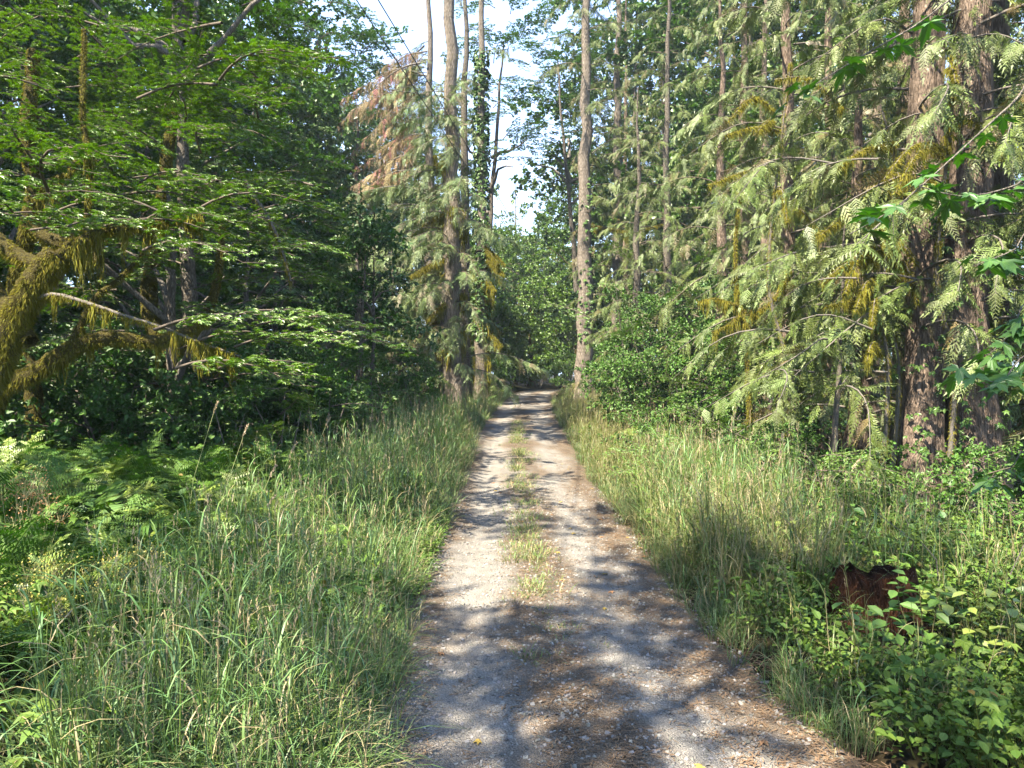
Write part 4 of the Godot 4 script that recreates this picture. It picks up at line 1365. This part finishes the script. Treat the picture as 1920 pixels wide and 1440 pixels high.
func grasses() -> void:
	rg.seed = 71
	var tall := []
	var short := []
	var yellow := []
	var low := []
	for k in 4:
		tall.append(grass_tuft(0, 20, 0.8, 0.18, 0.0058, 2))
		short.append(grass_tuft(0, 26, 0.45, 0.14, 0.0045, 1))
		yellow.append(grass_tuft(1, 22, 0.66, 0.17, 0.0048, 3))
		low.append(grass_tuft(2, 22, 0.2, 0.1, 0.004, 0))
	var left := thing("tall_grass", "blue-green tall grass along the lane's left edge", "grass", Vector3.ZERO, "", "stuff")
	scatter(left, tall, 420, func():   # the tallest stand, back against the ferns
		var q := rr(9.0, 19.0)
		return gp(road_x(q) - rr(1.8, 3.0), q), 1.0, 1.45)
	scatter(left, tall, 1350, func():
		var q := 3.2 + 27.0 * pow(rg.randf(), 1.5)
		var x := road_x(q) - 1.5 - clampf(0.9 + 0.14 * q, 1.4, 2.4) * pow(rg.randf(), 0.9)
		return gp(x, q) if nz.get_noise_2d(x * 14.0, q * 14.0) > -0.28 else NO, 0.75, 1.25)
	scatter(left, short, 1300, func():
		var q := 3.0 + 38.0 * pow(rg.randf(), 1.5)
		return gp(road_x(q) - 1.28 - absf(rg.randfn(0.0, 0.55)), q), 0.6, 1.2)
	var right := thing("tall_grass", "yellow-green tall grass along the lane's right edge", "grass", Vector3.ZERO, "", "stuff")
	scatter(right, yellow, 1250, func():
		var q := 6.5 + 26.0 * pow(rg.randf(), 1.4)
		var x := road_x(q) + 1.5 + (2.6 if q > 8.0 else 1.4) * pow(rg.randf(), 0.9)
		return gp(x, q) if nz.get_noise_2d(x * 14.0 + 70.0, q * 14.0) > -0.3 else NO, 0.7, 1.25)
	scatter(right, tall, 130, func():   # taller wisps by the bend of the verge
		var q := rr(7.0, 11.5)
		return gp(road_x(q) + rr(1.8, 3.2), q), 1.05, 1.5)
	scatter(right, tall, 320, func():
		var q := 6.0 + 8.0 * rg.randf()
		return gp(road_x(q) + 2.2 + 2.6 * rg.randf(), q), 0.7, 1.15)
	scatter(right, yellow, 120, func():   # among the plants round the stump
		var q := rr(4.0, 7.5)
		return off_stump(gp(road_x(q) + rr(1.8, 5.0), q)), 0.6, 1.0)
	scatter(right, short, 600, func():
		var q := 4.0 + 34.0 * pow(rg.randf(), 1.4)
		return gp(road_x(q) + 1.32 + absf(rg.randfn(0.0, 0.35)), q), 0.4, 0.9)
	var mid := thing("low_grass", "short grass growing in the lane's middle strip", "grass", Vector3.ZERO, "", "stuff")
	scatter(mid, low, 620, func():
		var q := 6.8 + 18.0 * rg.randf()
		return gp(road_x(q) - 0.1 + rg.randfn(0.0, 0.13), q) if nz.get_noise_2d(q * 20.0, 0.0) > -0.2 else NO, 0.6, 1.3)
	scatter(mid, low, 40, func():
		var q := 4.5 + 5.0 * rg.randf()
		return gp(road_x(q) - 0.05 + rg.randfn(0.0, 0.2), q), 0.5, 1.0)
	# single stalks with seed heads
	for a in [[400, 8.0, 775, "tallest upright seed stalk above the left grass"], [455, 7.6, 820, "arching seed stalk at the left of the grass"], [545, 8.2, 850, "seed stalk leaning out over the left grass"], [505, 7.4, 895, "low leaning seed stalk over the left grass"], [500, 6.8, 952, "pale seed stalk just above the sunlit fern"], [610, 9.5, 800, "seed stalk at the back of the left grass"], [1600, 8.5, 880, "single seed stalk among the right grass"]]:
		var base := over(a[0] - 60, a[1])
		var top := pt(a[0], a[2], a[1])
		var t := thing("grass_stalk", a[3], "grass stalk", base, "single seed stalks")
		var pts := [Vector3(0, -0.03, 0), (top - base) * 0.5 + Vector3(-0.05, 0.06, 0), top - base]
		var f := MB.new()
		f.tube(pts, [0.004, 0.003, 0.002], 5, Color(0.3, 0.32, 0.14), 0.0, 1, false)
		part("stem", f.mesh(M.grass), t)
		f = MB.new()
		var d: Vector3 = (pts[2] - pts[1]).normalized()
		for k in 60:
			var u := rg.randf()
			var p: Vector3 = pts[2] + d * 0.17 * u - Vector3(0, 0.03 * u * u, 0) + rv() * 0.008
			var o := (d + rv() * 0.6).normalized()
			f.oval(p, o, o.cross(rv()).normalized(), 0.022, 0.25, Color(0.42, 0.32, 0.22) * rr(0.7, 1.0))
		part("seed_head", f.mesh(M.grass), t)

func herbs() -> void:
	rg.seed = 81
	var a := []
	var b := []
	var c := []
	for k in 3:
		a.append(herb_mesh(70, 0.065, 0.4, 0.3, 0.3, M.herb))
		b.append(herb_mesh(60, 0.10, 0.42, 0.45, 0.4, M.dark_leaf))
		c.append(herb_mesh(110, 0.045, 0.36, 0.3, 0.28, M.herb))
	var o := thing("ground_cover", "low leafy plants covering the forest floor on both sides", "ground cover", Vector3.ZERO, "", "stuff")
	scatter(o, b, 2600, func():
		var q := rr(4.0, 60.0)
		var side := -1.0 if rg.randf() < 0.55 else 1.0
		return gp(road_x(minf(q, 52.0)) + side * rr(3.8, 26.0), q), 0.8, 1.7, 0.3)
	scatter(o, a, 900, func():
		var q := 3.5 + 44.0 * pow(rg.randf(), 1.4)
		var side := -1.0 if rg.randf() < 0.5 else 1.0
		return off_stump(gp(road_x(q) + side * rr(1.7, 5.0), q)), 0.7, 1.3, 0.3)
	var broad := []
	for k in 3:
		var f := MB.new()
		for j in 22:
			var an := rr(0, TAU)
			var p := Vector3(cos(an) * rr(0.0, 0.3), rr(0.12, 0.5), sin(an) * rr(0.0, 0.3))
			var out: Vector3 = (Vector3(cos(an), rr(-0.5, 0.2), sin(an)) + rv() * 0.5).normalized()
			var up: Vector3 = (Vector3.UP + rv() * 0.5).normalized()
			up = (up - out * up.dot(out)).normalized()
			if j % 6 == 5:
				f.oval(p, out, up, 0.07, 0.3, Color(1.0, 0.5, 0.6))
			else:
				f.palm(p, out, up, rr(0.05, 0.1), 5, tint())
			f.tube([Vector3(p.x * 0.2, -0.05, p.z * 0.2), p], [0.003, 0.0015], 3, Color(0.9, 0.7, 0.6), 0.0, 1, false)
		broad.append(f.mesh(M.herb))
	scatter(o, broad, 170, func():
		var q := rr(3.4, 9.0)
		return off_stump(gp(road_x(q) + rr(1.9, 5.5), q)), 0.5, 1.0, 0.3)
	scatter(o, broad, 200, func():
		var q := rr(3.4, 12.0)
		return gp(road_x(q) - rr(1.7, 5.5), q), 0.6, 1.3, 0.3)
	scatter(o, c, 330, func():   # small-leaved huckleberry round the stump
		var q := rr(3.4, 8.0)
		return off_stump(gp(road_x(q) + rr(1.7, 5.5), q)), 0.7, 1.4, 0.3)
	scatter(o, a, 160, func():   # clover-like plants at the left edge of the gravel
		var q := rr(6.5, 11.0)
		return gp(road_x(q) - rr(1.25, 1.75), q), 0.35, 0.7, 0.3)
	# dry seedy weeds in the lower left
	for k in 7:
		var s: Array = [[62, 5.9, 1.0, "tall rusty seed-headed weed at the left edge below the ferns"], [20, 6.3, 1.0, "rusty seed-headed weed cut by the left edge"], [195, 5.3, 0.75, "yellowish feathery weed in the lower left corner"], [150, 5.0, 0.6, "low yellowish weed nearest the lower left corner"], [240, 5.6, 0.7, "yellowish weed where the left grass begins"], [95, 5.2, 0.7, "feathery weed between rusty and yellowish ones"], [40, 4.9, 0.6, "lowest feathery weed in the left corner"]][k]
		var at := over(s[0], s[1])
		var t := thing("seed_weed", s[3], "weed", at, "dry seedy weeds")
		var f := MB.new()
		var g := MB.new()
		for j in 14:
			var an := rr(0, TAU)
			var top := Vector3(cos(an) * rr(0.03, 0.26), s[2] * rr(0.75, 1.0), sin(an) * rr(0.03, 0.26))
			f.tube([Vector3(0, 0, 0), top * 0.6 + Vector3(0, 0.05, 0), top], [0.004, 0.003, 0.0012], 3, Color(0.3, 0.3, 0.12), 0.0, 1, false)
			for i in 26:
				var p := top + rv() * 0.08
				g.oval(p, rv(), rv(), 0.014, 0.45, (Color(0.34, 0.17, 0.07) if k < 2 else Color(0.34, 0.30, 0.06)) * rr(0.6, 1.0))
				if i % 4 == 0:
					f.tube([top - Vector3(0, 0.06, 0), p], [0.0015, 0.001], 3, Color(0.3, 0.27, 0.12), 0.0, 1, false)
		part("stem", f.mesh(M.grass), t, Transform3D(), "stuff")
		part("seed_head", g.mesh(M.grass), t, Transform3D(), "stuff")

func stump_and_logs() -> void:
	rg.seed = 91
	var at := over(1640, 6.1)
	var t := thing("rotten_stump", "crumbling red-brown rotten stump half buried in leaves", "stump", at)
	var f := MB.new()
	var n2 := FastNoiseLite.new()
	n2.seed = 9
	n2.frequency = 1.2
	var rows := 14
	var sides := 36
	for q in rows + 1:
		for s in sides + 1:
			var an := TAU * (s % sides) / sides
			var hgt: float = 0.44 + 0.22 * sin(an * 1.5 + 1.0) * n2.get_noise_2d(cos(an), sin(an)) + 0.09 * n2.get_noise_2d(an * 9.0, 3.0)
			var y := -0.15 + (hgt + 0.15) * q / rows
			var r := 0.3 * (1.0 + 0.35 * exp(-y * 4.0)) * (1.0 + 0.3 * n2.get_noise_3d(cos(an) * 2.0, y * 0.8, sin(an) * 2.0) + 0.22 * n2.get_noise_3d(cos(an) * 9.0, y * 1.5, sin(an) * 9.0))
			f.v.append(Vector3(cos(an) * r, y, sin(an) * r))
			f.n.append(Vector3(cos(an), 0.1, sin(an)))
			var k := clampf(0.7 + 0.7 * n2.get_noise_3d(cos(an) * 6.0, y * 4.0, sin(an) * 6.0), 0.25, 1.0)
			f.c.append(Color(k, k * 0.9, k * 0.8).lerp(Color(0.8, 1.0, 1.0), clampf(n2.get_noise_3d(an, y * 3.0, 7.0) * 2.0, 0.0, 0.7)))
	for q in rows:
		for s in sides:
			var a := q * (sides + 1) + s
			f.ix.append(a); f.ix.append(a + 1); f.ix.append(a + sides + 1)
			f.ix.append(a + 1); f.ix.append(a + sides + 2); f.ix.append(a + sides + 1)
	var cc := f.v.size()
	f.v.append(Vector3(0, 0.3, 0)); f.n.append(Vector3.UP); f.c.append(Color(0.8, 0.6, 0.5))
	for s in sides:
		f.ix.append(rows * (sides + 1) + s); f.ix.append(rows * (sides + 1) + s + 1); f.ix.append(cc)
	part("shell", f.mesh(M.rot), t)
	for k in 9:
		var an := k * 0.7
		var g := MB.new()
		var p := Vector3(cos(an), 0, sin(an)) * rr(0.2, 0.3)
		g.tube([p, p + Vector3(rr(-0.05, 0.05), rr(0.3, 0.48), rr(-0.05, 0.05))], [0.04, 0.02], 5, Color(0.9, 0.8, 0.7), 0.4, k)
		part("splinter", g.mesh(M.rot), t)
	for a in [[1660, 985, 1780, 1002, 9.4, 0.03, "pale barkless stick lying in the right undergrowth"], [1790, 1005, 1900, 1018, 9.0, 0.03, "grey stick end lying under the cedar trunks"]]:
		var p0 := pt(a[0], a[1], a[4])
		var p1 := pt(a[2], a[3], a[4] - 0.3)
		var g := MB.new()
		var m := p0.lerp(p1, 0.5)
		g.tube([p0 - m, (p1 - p0) * -0.1 + Vector3(0, 0.02, 0), p1 - m], [a[5] * 0.6, a[5], a[5]], 7, Color(1, 1, 1), 0.15, 3)
		var o := part("fallen_stick", g.mesh(M.twig_pale), self)
		o.position = m
		tag(o, a[6], "stick", "sticks in the right undergrowth")
	for k in 5:   # thin arching bare canes in the lower right
		var q := rr(5.2, 7.5)
		var base := over(1500 + 90 * k, q)
		var g := MB.new()
		g.tube([Vector3(0, -0.05, 0), Vector3(rr(-0.2, 0.2), 0.5, 0.1), Vector3(rr(-0.6, 0.6), rr(0.6, 1.0), 0.2)], [0.008, 0.006, 0.003], 5, Color(1, 1, 1), 0.0, 1)
		var o := part("bare_cane", g.mesh(M.twig_pale), self)
		o.position = base
		tag(o, "thin bare cane arching over the leaves round the stump", "cane", "bare canes round the stump")
	# young leafy plants with larger leaves round the stump
	var lf := MB.new()
	lf.oval(Vector3.ZERO, Vector3(1, 0, 0), Vector3.UP, 1.0, 0.34, Color(1, 1, 1))
	var lm := lf.mesh(M.shrub)
	var lp := lf.mesh(M.fern_pale)
	for a in [[1690, 5.4, 0.75, "leafy seedling in front of the rotten stump", false], [1740, 5.0, 0.6, "bright leafy seedling right of the stump", false], [1580, 7.2, 0.95, "taller leafy seedling behind the stump", false], [1850, 4.9, 0.7, "pale green seedling in the lower right corner", true], [1470, 6.6, 0.55, "yellowing seedling left of the stump", true], [1500, 7.0, 0.7, "larger yellowing seedling behind the left edge of the stump", true], [1640, 5.0, 0.5, "small seedling at the stump's foot", false], [1800, 5.3, 0.55, "pale seedling between stump and corner", true]]:
		var base := over(a[0], a[1])
		var tt := thing("seedling", a[3], "plant", base, "leafy seedlings round the stump")
		for s in 3:
			var an := rr(0, TAU)
			var top := Vector3(cos(an) * 0.2, a[2] * rr(0.75, 1.0), sin(an) * 0.2)
			var g := MB.new()
			g.tube([Vector3(0, -0.05, 0), top * 0.6, top], [0.006, 0.004, 0.002], 4, Color(0.8, 0.9, 0.5), 0.0, 1)
			part("stem", g.mesh(M.twig), tt)
			for k in 9:
				var u := 0.35 + 0.65 * k / 8.0
				part("leaf", lp if a[4] else lm, tt, bough_xf(top * u, k * 2.4 + an, rr(-0.4, 0.25), rr(0.08, 0.14), rr(-0.4, 0.4)))

func big_leaf(s: float) -> ArrayMesh:
	var f := MB.new()
	var lobes := [[-2.1, 0.5], [-1.15, 0.85], [0.0, 1.05], [1.15, 0.85], [2.1, 0.5]]
	var rim := []
	for k in 5:
		var an: float = lobes[k][0]
		var ln: float = lobes[k][1]
		var nx: float = (an + lobes[k + 1][0]) * 0.5 if k < 4 else 2.75
		var pv: float = (an + lobes[k - 1][0]) * 0.5 if k > 0 else -2.75
		rim.append(Vector2(pv, 0.33 if k > 0 else 0.2))
		rim.append(Vector2(lerpf(pv, an, 0.5), ln * 0.68))
		rim.append(Vector2(lerpf(pv, an, 0.72), ln * 0.66))
		rim.append(Vector2(an, ln))
		rim.append(Vector2(lerpf(nx, an, 0.72), ln * 0.66))
		rim.append(Vector2(lerpf(nx, an, 0.5), ln * 0.68))
	rim.append(Vector2(2.75, 0.2))
	for k in rim.size() - 1:
		var a: Vector2 = rim[k]
		var b: Vector2 = rim[k + 1]
		var pa := Vector3(cos(a.x) * a.y, -0.18 * a.y * a.y + (0.05 if k % 6 == 0 else 0.0), sin(a.x) * a.y) * s
		var pb := Vector3(cos(b.x) * b.y, -0.18 * b.y * b.y + (0.05 if (k + 1) % 6 == 0 else 0.0), sin(b.x) * b.y) * s
		f.tri(Vector3.ZERO, pa, pb, Color(1, 1, 1))
	return f.mesh(M.big_leaf)

# the maple whose branches reach in from the right, close to the viewer
func big_leaves() -> void:
	rg.seed = 101
	var at := gp(4.9, 4.2)
	var t := thing("big_leaf_maple", "large-leaved maple reaching dark broad leaves in from the right edge", "tree", at)
	mossy_limb(t, "trunk", [Vector3(0, -0.3, 0), Vector3(0.1, 1.5, 0), Vector3(0.0, 3.5, 0.1), Vector3(0.2, 6.0, 0.2)], 0.12, 0.07, {"coat": 0.0, "bark": M.bark_dark, "rough": 0.08})
	var leafs := [big_leaf(0.165), big_leaf(0.14), big_leaf(0.12)]
	var limbs := [
		[[1990, 120, 4.6], [1899, 191, 4.6], [1780, 300, 4.5], [1674, 392, 4.4], [1590, 440, 4.4]],
		[[2000, 300, 4.4], [1900, 350, 4.3], [1800, 370, 4.3], [1720, 350, 4.3]],
		[[1990, 420, 4.2], [1900, 470, 4.2], [1820, 500, 4.2]],
		[[1980, 560, 4.2], [1900, 620, 4.2], [1840, 680, 4.2]],
		[[1980, 660, 4.0], [1880, 720, 4.0], [1790, 690, 4.1]],
		[[1980, 840, 4.4], [1900, 880, 4.5], [1850, 900, 4.6]],
		[[1900, -40, 4.8], [1700, 60, 4.8], [1560, 140, 4.8], [1475, 195, 4.8]]]
	for l in limbs:
		var pts := [Vector3(0, (EYE - (l[0][1] - 700.0) / F * l[0][2]) - 0.5 - at.y, 0)]
		for q in l:
			pts.append(pt(q[0], q[1], q[2]) - at)
		mossy_limb(t, "branch", pts, 0.012, 0.003, {"coat": 0.0, "bark": M.bark_dark, "rough": 0.0})
		var n := 14
		for k in n:
			var u := 0.42 + 0.58 * (k + 0.5) / n
			var p := along(pts, u)
			var yaw := rr(0, TAU)
			var xf := bough_xf(p + Vector3(cos(yaw) * 0.08, rr(-0.06, 0.03), -sin(yaw) * 0.08), yaw, rr(-0.75, -0.05), rr(0.75, 1.15), rr(-0.5, 0.5))
			part("leaf", leafs[k % 3], t, xf)

func road_litter() -> void:
	rg.seed = 111
	var o := thing("gravel", "loose grey stones strewn over the lane", "gravel", Vector3.ZERO, "", "stuff")
	var st := []
	for k in 3:
		var f := MB.new()
		var pts := []
		for q in 8:
			pts.append(Vector3(-1 if q & 1 else 1, -0.5 if q & 2 else 0.6, -1 if q & 4 else 1) * rr(0.6, 1.0))
		for fc in [[0, 1, 3, 2], [4, 6, 7, 5], [0, 4, 5, 1], [2, 3, 7, 6], [0, 2, 6, 4], [1, 5, 7, 3]]:
			f.tri(pts[fc[0]], pts[fc[1]], pts[fc[2]], Color(1, 1, 1))
			f.tri(pts[fc[0]], pts[fc[2]], pts[fc[3]], Color(1, 1, 1))
		st.append(f.mesh(M.stone))
	for m in st:
		var xfs := []
		var cols := []
		for k in 9000:
			var q := 2.6 + 11.0 * pow(rg.randf(), 1.4)
			var u := rr(-1.4, 1.4)
			var x := road_x(q) + u
			var s := 0.004 + 0.015 * pow(rg.randf(), 4.0)
			var p := gp(x, q) + Vector3(0, s * 0.05, 0)
			xfs.append(Transform3D(Basis(rv(), rr(0, TAU)).scaled(Vector3(s, s * 0.7, s)), p))
			var c := rr(0.07, 0.23)
			cols.append(Color(c, c * rr(0.9, 0.97), c * rr(0.76, 0.9)))
		many("stone", m, xfs, o, cols)
	var l := thing("leaf_litter", "brown needles and fallen leaves scattered on the lane", "leaf litter", Vector3.ZERO, "", "stuff")
	var need := MB.new()
	for k in 14:
		var p := Vector3(rr(-0.12, 0.12), rr(0.002, 0.012), rr(-0.12, 0.12))
		var d := Vector3(rr(-1, 1), rr(-0.05, 0.1), rr(-1, 1)).normalized()
		var sd := d.cross(Vector3.UP).normalized() * rr(0.0012, 0.003)
		f_strip(need, p, d * rr(0.02, 0.07), sd, Color(0.16, 0.105, 0.06) * rr(0.6, 1.2))
	var nm := need.mesh(M.stone)
	var xf2 := []
	for k in 2600:
		var q := 2.8 + 17.0 * pow(rg.randf(), 1.4)
		var u := rg.randfn(0.0, 0.28) if rg.randf() < 0.35 else (rr(0.7, 1.5) if rg.randf() < 0.7 else rr(-1.5, -1.0))
		xf2.append(spin(gp(road_x(q) + u, q) + Vector3(0, 0.004, 0), rr(0.7, 1.4), 0.03))
	many("needles", nm, xf2, l)
	for m in 2:
		var f := MB.new()
		f.palm(Vector3(0, 0.012, 0), Vector3(1, 0, 0), Vector3.UP, 0.05, 5, Color(0.22, 0.12, 0.055) if m == 0 else Color(0.24, 0.17, 0.04))
		var mm := f.mesh(M.stone)
		var xs := []
		for k in 26:
			var q := 3.2 + 13.0 * pow(rg.randf(), 1.3)
			xs.append(spin(gp(road_x(q) + rr(-1.45, 1.45), q), rr(0.6, 1.3), 0.2))
		many("fallen_leaf", mm, xs, l)

func f_strip(f: MB, p: Vector3, d: Vector3, sd: Vector3, col: Color) -> void:
	f.quad(p - sd, p + d - sd, p + d + sd, p + sd, col)
